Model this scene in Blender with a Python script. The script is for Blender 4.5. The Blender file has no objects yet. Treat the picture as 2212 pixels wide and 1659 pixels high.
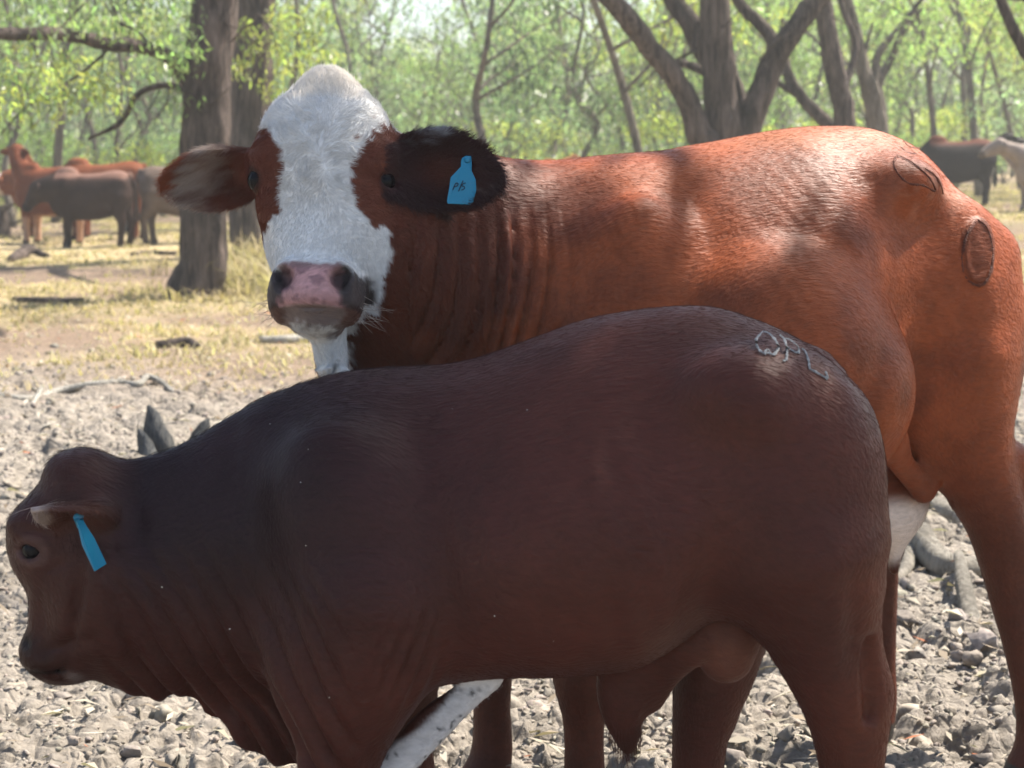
import bpy, math, random
import numpy as np
from mathutils import Vector, Matrix, Euler

random.seed(7)
RNG = np.random.default_rng(11)
R = math.radians
scene = bpy.context.scene
col = scene.collection

# ------------------------------------------------------------------ camera, sky, sun, exposure
CAM_H = 1.40
PITCH = math.atan(495.0 / 3640.0)
cam_d = bpy.data.cameras.new('camera')
cam = bpy.data.objects.new('camera', cam_d)
col.objects.link(cam)
cam.location = (0, 0, CAM_H)
cam.rotation_euler = (math.pi / 2 - PITCH, 0, 0)
cam_d.sensor_width = 36.0
cam_d.lens = 36.0 * 3640.0 / 2212.0
cam_d.clip_start = 0.05
cam_d.clip_end = 2000
cam_d.dof.use_dof = True
cam_d.dof.focus_distance = 3.0
cam_d.dof.aperture_fstop = 7.0
scene.camera = cam

SUN_EL, SUN_AZ = R(53), R(56)          # azimuth measured from +y (away from the camera) towards +x
sun_dir = Vector((math.cos(SUN_EL) * math.sin(SUN_AZ), math.cos(SUN_EL) * math.cos(SUN_AZ), math.sin(SUN_EL)))
world = bpy.data.worlds.new('World')
scene.world = world
world.use_nodes = True
wn = world.node_tree.nodes
wl = world.node_tree.links
sky = wn.new('ShaderNodeTexSky')
sky.sky_type = 'NISHITA'
sky.sun_disc = False
sky.sun_elevation = SUN_EL
sky.sun_rotation = SUN_AZ
sky.dust_density = 1.6
sky.air_density = 1.0
bg = wn['Background']
bg.inputs['Strength'].default_value = 0.085
wl.new(sky.outputs['Color'], bg.inputs['Color'])
sun_d = bpy.data.lights.new('sun', 'SUN')
sun_d.energy = 5.0
sun_d.angle = R(0.6)
sun_d.color = (1.0, 0.93, 0.82)
sun = bpy.data.objects.new('sun', sun_d)
col.objects.link(sun)
sun.rotation_euler = sun_dir.to_track_quat('Z', 'Y').to_euler()
sun.location = sun_dir * 60

scene.view_settings.view_transform = 'Standard'
scene.view_settings.look = 'None'
scene.view_settings.gamma = 1.0
scene.view_settings.use_curve_mapping = False
scene.view_settings.exposure = 1.55
scene.render.engine = 'CYCLES'
cy = scene.cycles
cy.use_denoising = True
cy.use_adaptive_sampling = True
cy.adaptive_threshold = 0.02
cy.max_bounces = 5
cy.diffuse_bounces = 2
cy.glossy_bounces = 2
cy.transmission_bounces = 2
cy.transparent_max_bounces = 6
cy.volume_bounces = 0
cy.caustics_reflective = False
cy.caustics_refractive = False
scene.cycles_curves.shape = 'RIBBONS'

# ------------------------------------------------------------------ scene helpers
def tag(o, label=None, cat=None, group=None, kind=None):
    if label: o['label'] = label
    if cat: o['category'] = cat
    if group: o['group'] = group
    if kind: o['kind'] = kind
    return o

def empty(name, loc=(0, 0, 0), rz=0.0):
    o = bpy.data.objects.new(name, None)
    o.empty_display_size = 0.1
    col.objects.link(o)
    o.location = loc
    o.rotation_euler = (0, 0, rz)
    return o

def mesh_np(name, verts, faces, mat=None, parent=None, smooth=True, mats=None, face_mat=None):
    """one mesh object from numpy arrays; faces is an (n,3) or (n,4) int array or a list of such arrays"""
    me = bpy.data.meshes.new(name)
    fl = faces if isinstance(faces, list) else [faces]
    fl = [np.asarray(f, dtype=np.int32) for f in fl if len(f)]
    verts = np.asarray(verts, dtype=np.float32)
    me.vertices.add(len(verts))
    me.vertices.foreach_set('co', verts.ravel())
    loops = np.concatenate([f.ravel() for f in fl])
    sizes = np.concatenate([np.full(len(f), f.shape[1], dtype=np.int32) for f in fl])
    starts = np.concatenate([[0], np.cumsum(sizes)[:-1]]).astype(np.int32)
    me.loops.add(len(loops))
    me.loops.foreach_set('vertex_index', loops)
    me.polygons.add(len(sizes))
    me.polygons.foreach_set('loop_start', starts)
    me.polygons.foreach_set('loop_total', sizes)
    if smooth:
        me.polygons.foreach_set('use_smooth', np.ones(len(sizes), dtype=bool))
    me.update(calc_edges=True)
    me.validate()
    o = bpy.data.objects.new(name, me)
    col.objects.link(o)
    for m in (mats or ([mat] if mat else [])):
        me.materials.append(m)
    if face_mat is not None:
        me.polygons.foreach_set('material_index', np.asarray(face_mat, dtype=np.int32))
    if parent is not None:
        o.parent = parent
    return o

def set_color(o, rgb, name='coat'):
    me = o.data
    at = me.color_attributes.new(name, 'FLOAT_COLOR', 'POINT')
    c = np.ones((len(me.vertices), 4), dtype=np.float32)
    c[:, :3] = rgb
    at.data.foreach_set('color', c.ravel())

# ---- value noise on numpy points
_perm = np.random.default_rng(3).random(4096).astype(np.float32)
def _h(i, j, k):
    n = (i * 73856093) ^ (j * 19349663) ^ (k * 83492791)
    return _perm[n & 4095]
def noise3(p, scale=1.0, seed=0):
    q = np.asarray(p, dtype=np.float64) * scale + seed * 17.13
    i = np.floor(q).astype(np.int64)
    f = (q - i)
    f = f * f * (3 - 2 * f)
    x, y, z = i[:, 0], i[:, 1], i[:, 2]
    fx, fy, fz = f[:, 0], f[:, 1], f[:, 2]
    def L(a, b, t): return a + (b - a) * t
    return L(L(L(_h(x, y, z), _h(x + 1, y, z), fx), L(_h(x, y + 1, z), _h(x + 1, y + 1, z), fx), fy),
             L(L(_h(x, y, z + 1), _h(x + 1, y, z + 1), fx), L(_h(x, y + 1, z + 1), _h(x + 1, y + 1, z + 1), fx), fy), fz)
def fbm(p, scale=1.0, octaves=4, seed=0):
    s, a, t = 0.0, 1.0, 0.0
    for o in range(octaves):
        s = s + a * noise3(p, scale * 2 ** o, seed + o)
        t += a
        a *= 0.5
    return s / t
def sstep(a, b, x):
    t = np.clip((x - a) / (b - a), 0, 1)
    return t * t * (3 - 2 * t)
def lerp(a, b, t):
    return a + (b - a) * t

# ------------------------------------------------------------------ implicit surfaces: bodies are grown as ONE continuous skin
class Field:
    def __init__(self, lo, hi, h):
        self.h = h
        self.lo = np.array(lo, dtype=np.float64)
        self.n = np.ceil((np.array(hi) - self.lo) / h).astype(int) + 1
        self.F = np.full(self.n, 0.3, dtype=np.float32)
    def block(self, lo, hi):
        a = np.maximum(np.floor((np.array(lo) - self.lo) / self.h).astype(int), 0)
        b = np.minimum(np.ceil((np.array(hi) - self.lo) / self.h).astype(int) + 1, self.n)
        if np.any(b <= a): return None
        sl = tuple(slice(x, y) for x, y in zip(a, b))
        ax = [(self.lo[i] + self.h * np.arange(a[i], b[i])).astype(np.float32) for i in range(3)]
        return sl, ax[0][:, None, None], ax[1][None, :, None], ax[2][None, None, :]
    def union(self, sl, d, k):
        F = self.F[sl]
        if k <= 0:
            self.F[sl] = np.minimum(F, d)
        else:
            h = np.maximum(k - np.abs(F - d), 0) / k
            self.F[sl] = np.minimum(F, d) - h * h * k * 0.25
    def cut(self, sl, d, k):
        F = self.F[sl]
        d = -d
        h = np.maximum(k - np.abs(F - d), 0) / k
        self.F[sl] = np.maximum(F, d) + h * h * k * 0.25
    # axis-aligned or rotated ellipsoid; M rows are the local axes
    def ell(self, c, r, k=0.03, M=None, cut=False):
        c = np.array(c, float); r = np.array(r, float)
        ext = r if M is None else np.sqrt(((np.array(M).T * r) ** 2).sum(1))
        b = self.block(c - ext - k - 0.01, c + ext + k + 0.01)
        if b is None: return
        sl, X, Y, Z = b
        x, y, z = X - c[0], Y - c[1], Z - c[2]
        if M is not None:
            x, y, z = [M[i][0] * x + M[i][1] * y + M[i][2] * z for i in range(3)]
        k0 = np.sqrt((x / r[0]) ** 2 + (y / r[1]) ** 2 + (z / r[2]) ** 2)
        k1 = np.sqrt((x / r[0] ** 2) ** 2 + (y / r[1] ** 2) ** 2 + (z / r[2] ** 2) ** 2) + 1e-6
        d = (k0 * (k0 - 1) / k1).astype(np.float32)
        (self.cut if cut else self.union)(sl, d, k)
    # tapered smooth chain through (x,y,z,r); axis/squash flattens the section along one axis
    def chain(self, pts, k=0.03, sub=4, axis=None, squash=1.0, cut=False):
        P = catmull(np.array(pts, float), sub)
        lo = (P[:, :3] - P[:, 3:4]).min(0) - k - 0.01
        hi = (P[:, :3] + P[:, 3:4]).max(0) + k + 0.01
        if squash > 1: 
            lo -= P[:, 3].max() * (squash - 1); hi += P[:, 3].max() * (squash - 1)
        b = self.block(lo, hi)
        if b is None: return
        sl, X, Y, Z = b
        D = None
        for p, q in zip(P[:-1], P[1:]):
            e = q[:3] - p[:3]
            L2 = float(e @ e) + 1e-9
            t = ((X - p[0]) * e[0] + (Y - p[1]) * e[1] + (Z - p[2]) * e[2]) / L2
            t = np.clip(t, 0, 1)
            vx, vy, vz = X - p[0] - t * e[0], Y - p[1] - t * e[1], Z - p[2] - t * e[2]
            s = vx * vx + vy * vy + vz * vz
            if axis is not None and squash != 1.0:
                a = vx * axis[0] + vy * axis[1] + vz * axis[2]
                s = s + (1 / squash ** 2 - 1) * a * a
            d = np.sqrt(np.maximum(s, 0)) - (p[3] + t * (q[3] - p[3]))
            D = d if D is None else np.minimum(D, d)
        (self.cut if cut else self.union)(sl, D.astype(np.float32), k)
    # loft along x: table rows (x, top, bottom, halfwidth, ycentre)
    def loft(self, rows, k=0.03, n=2.2, pear=0.12, ridge=0.0):
        T = catmull(np.array(rows, float), 8)
        b = self.block((T[:, 0].min() - .1, -T[:, 3].max() * 1.3 + T[:, 4].min() - k, T[:, 2].min() - k - .02),
                       (T[:, 0].max() + .1, T[:, 3].max() * 1.3 + T[:, 4].max() + k, T[:, 1].max() + k + .02))
        sl, X, Y, Z = b
        x = X[:, 0, 0]
        o = np.argsort(T[:, 0])
        f = lambda j: np.interp(x, T[o, 0], T[o, j])[:, None, None].astype(np.float32)
        zt, zb, w, yc = f(1), f(2), f(3), f(4)
        zc, hh = (zt + zb) / 2, (zt - zb) / 2
        ze = (Z - zc) / hh
        ww = w * np.clip(1 - pear * ze - ridge * np.maximum(ze, 0) ** 2, 0.3, 1.4)
        q = np.abs(Y - yc) / ww
        g = (q ** n + np.abs(ze) ** n) ** (1 / n)
        gr = np.sqrt((q / ww) ** 2 + (ze / hh) ** 2) / np.maximum(g, 1e-3) + 1e-3
        d = (g - 1) / gr
        end = np.maximum(T[:, 0].min() - x, x - T[:, 0].max())[:, None, None]
        d = np.maximum(d, end).astype(np.float32)
        self.union(sl, d, k)
    # leaf-shaped cupped ear
    def ear(self, o, e1, e2, e3, L, W, cup=0.25, th=0.008, k=0.02, bend=0.0, twist=0.0):
        o, e1, e2, e3 = [np.array(v, float) for v in (o, e1, e2, e3)]
        c = o + e1 * L / 2
        ext = L * 0.8 + W
        b = self.block(c - ext, c + ext)
        sl, X, Y, Z = b
        x, y, z = X - o[0], Y - o[1], Z - o[2]
        t = (x * e1[0] + y * e1[1] + z * e1[2]) / L
        w = x * e2[0] + y * e2[1] + z * e2[2] + bend * t * t * L
        n = x * e3[0] + y * e3[1] + z * e3[2]
        tt = np.clip(t, 0, 1)
        Wt = W * (0.45 + 0.55 * np.sin(np.clip(tt / 0.50, 0, 1) * math.pi / 2)) * np.clip(1 - np.clip((tt - 0.42) / 0.58, 0, 1) ** 2.0, 0, 1) ** .62 + 1e-4
        wr = np.clip(w / (Wt + .004), -1.3, 1.3)
        off = cup * (wr * wr) * (0.25 + 0.75 * (1 - tt)) * W - 0.3 * cup * W
        d1 = np.abs(n - off) - (th * (1.6 - 0.9 * tt))
        d2 = (np.abs(w) - Wt) * 0.75
        d3 = np.maximum(-t, t - 1) * L
        m = np.maximum(np.maximum(d1, d2), d3)
        self.union(sl, m.astype(np.float32), k)
    def mesh(self, smooth=2):
        F = self.F
        S = F < 0
        n = np.array(F.shape) - 1
        corners = [(i, j, k) for i in (0, 1) for j in (0, 1) for k in (0, 1)]
        cnt = np.zeros(n, dtype=np.int8)
        for i, j, k in corners:
            cnt += S[i:n[0] + i, j:n[1] + j, k:n[2] + k]
        act = np.argwhere((cnt > 0) & (cnt < 8))
        idx = np.full(n, -1, dtype=np.int32)
        idx[tuple(act.T)] = np.arange(len(act))
        V = np.zeros((len(act), 3)); N = np.zeros(len(act))
        val = {c: F[act[:, 0] + c[0], act[:, 1] + c[1], act[:, 2] + c[2]].astype(np.float64) for c in corners}
        for c in corners:
            for ax in range(3):
                if c[ax]: continue
                c2 = list(c); c2[ax] = 1; c2 = tuple(c2)
                a, b = val[c], val[c2]
                m = (a < 0) != (b < 0)
                t = a[m] / (a[m] - b[m])
                p = np.tile(np.array(c, float), (m.sum(), 1)); p[:, ax] += t
                V[m] += p; N[m] += 1
        V = (V / N[:, None] + act) * self.h + self.lo
        quads = []
        for ax in range(3):
            o1, o2 = [(1, 2), (2, 0), (0, 1)][ax]
            sl0 = [slice(None)] * 3; sl1 = [slice(None)] * 3
            sl0[ax] = slice(0, n[ax]); sl1[ax] = slice(1, n[ax] + 1)
            A, B = S[tuple(sl0)], S[tuple(sl1)]
            e = np.argwhere(A != B)
            e = e[(e[:, o1] > 0) & (e[:, o2] > 0) & (e[:, o1] < n[o1]) & (e[:, o2] < n[o2])]
            flip = A[tuple(e.T)]
            def g(d1, d2):
                q = e.copy(); q[:, o1] += d1; q[:, o2] += d2
                return idx[tuple(q.T)]
            Q = np.stack([g(-1, -1), g(0, -1), g(0, 0), g(-1, 0)], 1)
            Q[~flip] = Q[~flip][:, ::-1]
            quads.append(Q)
        Q = np.concatenate(quads)
        Q = Q[(Q >= 0).all(1)]
        V = relax(V, Q, smooth)
        return V.astype(np.float32), Q.astype(np.int32)

def catmull(P, sub):
    if len(P) < 3 or sub <= 1: return P
    out = []
    Pe = np.vstack([2 * P[0] - P[1], P, 2 * P[-1] - P[-2]])
    for i in range(1, len(Pe) - 2):
        p0, p1, p2, p3 = Pe[i - 1:i + 3]
        for s in range(sub):
            t = s / sub
            out.append(0.5 * ((2 * p1) + (-p0 + p2) * t + (2 * p0 - 5 * p1 + 4 * p2 - p3) * t * t + (-p0 + 3 * p1 - 3 * p2 + p3) * t ** 3))
    out.append(P[-1])
    return np.array(out)

def relax(V, Q, it, lam=0.5, mu=-0.52):
    e = np.concatenate([Q[:, [0, 1]], Q[:, [1, 2]], Q[:, [2, 3]], Q[:, [3, 0]]])
    n = len(V)
    deg = np.bincount(e[:, 0], minlength=n) + np.bincount(e[:, 1], minlength=n) + 1e-9
    def lap(V):
        S = np.stack([np.bincount(e[:, 0], V[e[:, 1], j], n) + np.bincount(e[:, 1], V[e[:, 0], j], n) for j in range(3)], 1)
        return S / deg[:, None] - V
    for _ in range(it):
        V = V + lam * lap(V)
        V = V + mu * lap(V)
    return V

def normals(V, Q):
    V = V.astype(np.float64)
    a, b = V[Q[:, 2]] - V[Q[:, 0]], V[Q[:, 3]] - V[Q[:, 1]]
    fn = np.cross(a, b)
    N = np.stack([sum(np.bincount(Q[:, c], fn[:, j], len(V)) for c in range(4)) for j in range(3)], 1)
    return N / (np.linalg.norm(N, axis=1, keepdims=True) + 1e-12)

def on_skin(V, N, p, rad=0.03, facing=None):
    d = ((V - np.asarray(p)) ** 2).sum(1)
    if facing is not None:
        d = d + np.where(N @ np.asarray(facing) < 0.1, 9.0, 0.0)
    i = int(np.argmin(d))
    return V[i], N[i]

def tube_np(P, rad, sides=8, closed_ends=True, squash=None):
    """tube mesh through points P with radii rad"""
    P = np.asarray(P, float); n = len(P)
    rad = np.broadcast_to(np.asarray(rad, float), (n,))
    T = np.gradient(P, axis=0)
    T /= np.linalg.norm(T, axis=1, keepdims=True) + 1e-9
    up = np.array([0, 0, 1.0]) if abs(T[0, 2]) < 0.9 else np.array([1.0, 0, 0])
    U = np.zeros_like(P)
    u = up - T[0] * (up @ T[0]); u /= np.linalg.norm(u)
    for i in range(n):
        u = u - T[i] * (u @ T[i]); u /= np.linalg.norm(u) + 1e-9
        U[i] = u
    W = np.cross(T, U)
    an = np.linspace(0, 2 * math.pi, sides, endpoint=False)
    V = (P[:, None] + rad[:, None, None] * (np.cos(an)[None, :, None] * U[:, None] + np.sin(an)[None, :, None] * W[:, None])).reshape(-1, 3)
    i = np.arange(n - 1)[:, None] * sides + np.arange(sides)[None]
    j = np.arange(n - 1)[:, None] * sides + (np.arange(sides) + 1)[None] % sides
    Q = np.stack([i, j, j + sides, i + sides], -1).reshape(-1, 4)
    F = [Q]
    if closed_ends:
        V = np.vstack([V, P[:1], P[-1:]])
        c0, c1 = n * sides, n * sides + 1
        k = np.arange(sides); k2 = (k + 1) % sides
        F.append(np.stack([np.full(sides, c0), k2, k], 1))
        F.append(np.stack([np.full(sides, c1), (n - 1) * sides + k, (n - 1) * sides + k2], 1))
    return V, F

def join_np(parts):
    """join [(V, [F...]), ...]"""
    Vs, tri, quad, off = [], [], [], 0
    for V, F in parts:
        for f in (F if isinstance(F, list) else [F]):
            (tri if f.shape[1] == 3 else quad).append(np.asarray(f) + off)
        Vs.append(V); off += len(V)
    out = []
    if tri: out.append(np.concatenate(tri))
    if quad: out.append(np.concatenate(quad))
    return np.concatenate(Vs), out

# ------------------------------------------------------------------ materials
def new_mat(name):
    m = bpy.data.materials.new(name)
    m.use_nodes = True
    nt = m.node_tree
    return m, nt.nodes, nt.links, nt.nodes['Principled BSDF']

def simple(name, rgb, rough=0.7, noise=0.25, scale=8.0, bump=0.0, bump_scale=40.0, spec=0.3):
    m, n, l, b = new_mat(name)
    tc = n.new('ShaderNodeTexCoord')
    t = n.new('ShaderNodeTexNoise'); t.inputs['Scale'].default_value = scale; t.inputs['Detail'].default_value = 6
    l.new(tc.outputs['Object'], t.inputs['Vector'])
    r = n.new('ShaderNodeValToRGB')
    r.color_ramp.elements[0].position = 0.3; r.color_ramp.elements[1].position = 0.7
    r.color_ramp.elements[0].color = (*[c * (1 - noise) for c in rgb], 1)
    r.color_ramp.elements[1].color = (*[min(1, c * (1 + noise)) for c in rgb], 1)
    l.new(t.outputs['Fac'], r.inputs['Fac'])
    l.new(r.outputs['Color'], b.inputs['Base Color'])
    b.inputs['Roughness'].default_value = rough
    b.inputs['Specular IOR Level'].default_value = spec
    if bump:
        t2 = n.new('ShaderNodeTexNoise'); t2.inputs['Scale'].default_value = bump_scale; t2.inputs['Detail'].default_value = 8
        l.new(tc.outputs['Object'], t2.inputs['Vector'])
        bp = n.new('ShaderNodeBump'); bp.inputs['Strength'].default_value = bump; bp.inputs['Distance'].default_value = 0.02
        l.new(t2.outputs['Fac'], bp.inputs['Height']); l.new(bp.outputs['Normal'], b.inputs['Normal'])
    return m

def coat_mat(name, rough=0.5, sheen=0.25, bump=0.5, spec=0.35):
    """hide: colour of the coat from the skin's own markings, fine streaky relief of lying hair"""
    m, n, l, b = new_mat(name)
    at = n.new('ShaderNodeAttribute'); at.attribute_name = 'coat'
    tc = n.new('ShaderNodeTexCoord')
    mp = n.new('ShaderNodeMapping'); mp.inputs['Scale'].default_value = (45, 260, 120); mp.inputs['Rotation'].default_value = (0, 0.5, 0)
    l.new(tc.outputs['Object'], mp.inputs['Vector'])
    t = n.new('ShaderNodeTexNoise'); t.inputs['Scale'].default_value = 1.0; t.inputs['Detail'].default_value = 4
    l.new(mp.outputs['Vector'], t.inputs['Vector'])
    t2 = n.new('ShaderNodeTexNoise'); t2.inputs['Scale'].default_value = 9.0; t2.inputs['Detail'].default_value = 5
    l.new(tc.outputs['Object'], t2.inputs['Vector'])
    ad = n.new('ShaderNodeMath'); ad.operation = 'ADD'
    l.new(t.outputs['Fac'], ad.inputs[0]); l.new(t2.outputs['Fac'], ad.inputs[1])
    mr = n.new('ShaderNodeMapRange')
    mr.inputs['From Min'].default_value = 0.6; mr.inputs['From Max'].default_value = 1.4
    mr.inputs['To Min'].default_value = 0.72; mr.inputs['To Max'].default_value = 1.28
    l.new(ad.outputs[0], mr.inputs['Value'])
    mx = n.new('ShaderNodeVectorMath'); mx.operation = 'SCALE'
    l.new(at.outputs['Color'], mx.inputs[0]); l.new(mr.outputs['Result'], mx.inputs['Scale'])
    l.new(mx.outputs[0], b.inputs['Base Color'])
    b.inputs['Roughness'].default_value = rough
    b.inputs['Specular IOR Level'].default_value = spec
    b.inputs['Sheen Weight'].default_value = sheen
    b.inputs['Sheen Roughness'].default_value = 0.45
    b.inputs['Sheen Tint'].default_value = (1, 0.9, 0.85, 1)
    bp = n.new('ShaderNodeBump'); bp.inputs['Strength'].default_value = bump; bp.inputs['Distance'].default_value = 0.004
    l.new(t.outputs['Fac'], bp.inputs['Height']); l.new(bp.outputs['Normal'], b.inputs['Normal'])
    return m

def hair_mat(name, rough=0.5, spec=0.3):
    m, n, l, b = new_mat(name)
    at = n.new('ShaderNodeAttribute'); at.attribute_name = 'coat'
    l.new(at.outputs['Color'], b.inputs['Base Color'])
    b.inputs['Roughness'].default_value = rough
    b.inputs['Specular IOR Level'].default_value = spec
    return m

def hair_curves(name, roots, dirs, norms, length, rgb, mat, parent, radius=0.0006, pts=4, curl=0.15, seed=1):
    """short hairs as real strands: roots on the skin, lying along dirs"""
    g = np.random.default_rng(seed)
    n = len(roots)
    length = np.broadcast_to(length, (n,))
    hc = bpy.data.hair_curves.new(name)
    hc.add_curves([pts] * n)
    s = np.linspace(0, 1, pts)[None, :, None]
    j = g.normal(size=(n, 3)) * curl
    d = dirs + j
    d /= np.linalg.norm(d, axis=1, keepdims=True) + 1e-9
    d2 = g.normal(size=(n, 3)) * curl * 0.8
    P = roots[:, None] + length[:, None, None] * (d[:, None] * s + d2[:, None] * s * s * 0.5 + norms[:, None] * 0.18 * (s - s * s))
    at = hc.attributes.get('position') or hc.attributes.new('position', 'FLOAT_VECTOR', 'POINT')
    at.data.foreach_set('vector', P.astype(np.float32).ravel())
    ra = hc.attributes.get('radius') or hc.attributes.new('radius', 'FLOAT', 'POINT')
    rr = (np.broadcast_to(radius, (n,))[:, None] * np.linspace(1, 0.25, pts)[None]).astype(np.float32)
    ra.data.foreach_set('value', rr.ravel())
    ca = hc.attributes.new('coat', 'FLOAT_COLOR', 'CURVE')
    c = np.ones((n, 4), dtype=np.float32); c[:, :3] = rgb
    ca.data.foreach_set('color', c.ravel())
    hc.materials.append(mat)
    o = bpy.data.objects.new(name, hc)
    col.objects.link(o)
    o.parent = parent
    return o

def scatter_on(V, Q, N, n, weight=None, seed=5):
    g = np.random.default_rng(seed)
    a = np.linalg.norm(np.cross(V[Q[:, 2]] - V[Q[:, 0]], V[Q[:, 3]] - V[Q[:, 1]]), axis=1)
    if weight is not None:
        a = a * weight[Q].mean(1)
    c = np.cumsum(a); c /= c[-1]
    f = np.searchsorted(c, g.random(n))
    u, v = g.random(n)[:, None], g.random(n)[:, None]
    w = [(1 - u) * (1 - v), u * (1 - v), u * v, (1 - u) * v]
    P = sum(w[i] * V[Q[f, i]] for i in range(4))
    return f, w, P

def interp_at(f, w, Q, A):
    return sum(w[i] * A[Q[f, i]] for i in range(4))
# ================================================================== ground
def gz(x, y):
    x, y = np.asarray(x, float), np.asarray(y, float)
    return .55 * sstep(-1, 10, x) * sstep(7, 30, y) + .05 * np.sin(x * .35 + 1.3) * sstep(8, 20, y) + .04 * np.sin(y * .31) * sstep(8, 20, y)

def pix_ground(u, v):
    """ground point seen at a place in the photograph (2212 x 1659 coordinates)"""
    X, Y = (u - 1106) / 3640.0, (829.5 - v) / 3640.0
    c, s = math.cos(PITCH), math.sin(PITCH)
    d = np.array((X, c + Y * s, -s + Y * c))
    t = CAM_H / -d[2]
    for _ in range(12):
        p = d * t
        t = (CAM_H - float(gz(p[0], p[1]))) / -d[2]
    p = d * t
    return np.array((p[0], p[1], float(gz(p[0], p[1]))))
def pix_at(u, v, Y):
    X, Yv = (u - 1106) / 3640.0, (829.5 - v) / 3640.0
    c, s = math.cos(PITCH), math.sin(PITCH)
    t = Y / (c + Yv * s)
    return np.array((X * t, Y, CAM_H + (-s + Yv * c) * t))

def clod_mask(x, y):
    P = np.stack([x, y, x * 0], 1)
    return sstep(12.2, 8.6, y + 2.2 * (fbm(P, .7, 3, 2) - .5) - .12 * np.abs(x))
def domes(x, y, cell, seed, rmin=.30, rmax=.62):
    """broken lumps: one irregular dome per cell of a jittered grid"""
    ix, iy = np.floor(x / cell).astype(np.int64), np.floor(y / cell).astype(np.int64)
    best = np.zeros(len(x))
    # warp so that lumps are not round
    wx = x + cell * .45 * (noise3(np.stack([x, y, x * 0], 1), 2.2 / cell, seed + 1) - .5)
    wy = y + cell * .45 * (noise3(np.stack([x, y, x * 0 + 9], 1), 2.2 / cell, seed + 2) - .5)
    for dx in (-1, 0, 1):
        for dy in (-1, 0, 1):
            cx, cy = ix + dx, iy + dy
            r1, r2, r3, r4 = _h(cx, cy, cx * 0 + seed), _h(cx, cy, cx * 0 + seed + 50), _h(cx, cy, cx * 0 + seed + 90), _h(cx, cy, cx * 0 + seed + 130)
            px, py = (cx + .15 + .7 * r1) * cell, (cy + .15 + .7 * r2) * cell
            rad = cell * (rmin + (rmax - rmin) * r3)
            q = ((wx - px) ** 2 + (wy - py) ** 2) / rad ** 2
            h = np.sqrt(np.clip(1 - q, 0, 1)) * rad * (.25 + .75 * r4)
            # a tilted broken top
            h = np.minimum(h, rad * (.35 + .35 * r4) + .5 * ((x - px) * (r1 - .5) + (y - py) * (r2 - .5)))
            best = np.maximum(best, h)
    return best
def micro(x, y):
    """trampled, dried mud"""
    P = np.stack([x, y, x * 0], 1)
    m = clod_mask(x, y)
    big = fbm(P, 1.3, 3, 7) - .5
    cover = sstep(.30, .55, noise3(P, 1.9, 21)); cover2 = sstep(.25, .5, noise3(P, 2.6, 22))
    h = domes(x, y, .20, 3) * .80 * cover + domes(x, y, .085, 5) * .90 * cover2 + domes(x, y, .042, 7) * .90 + .010 * (noise3(P, 45, 4) - .5)
    return m * (h - .03 + .10 * big) + (1 - m) * .02 * (fbm(P, 4, 3, 5) - .5)

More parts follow.
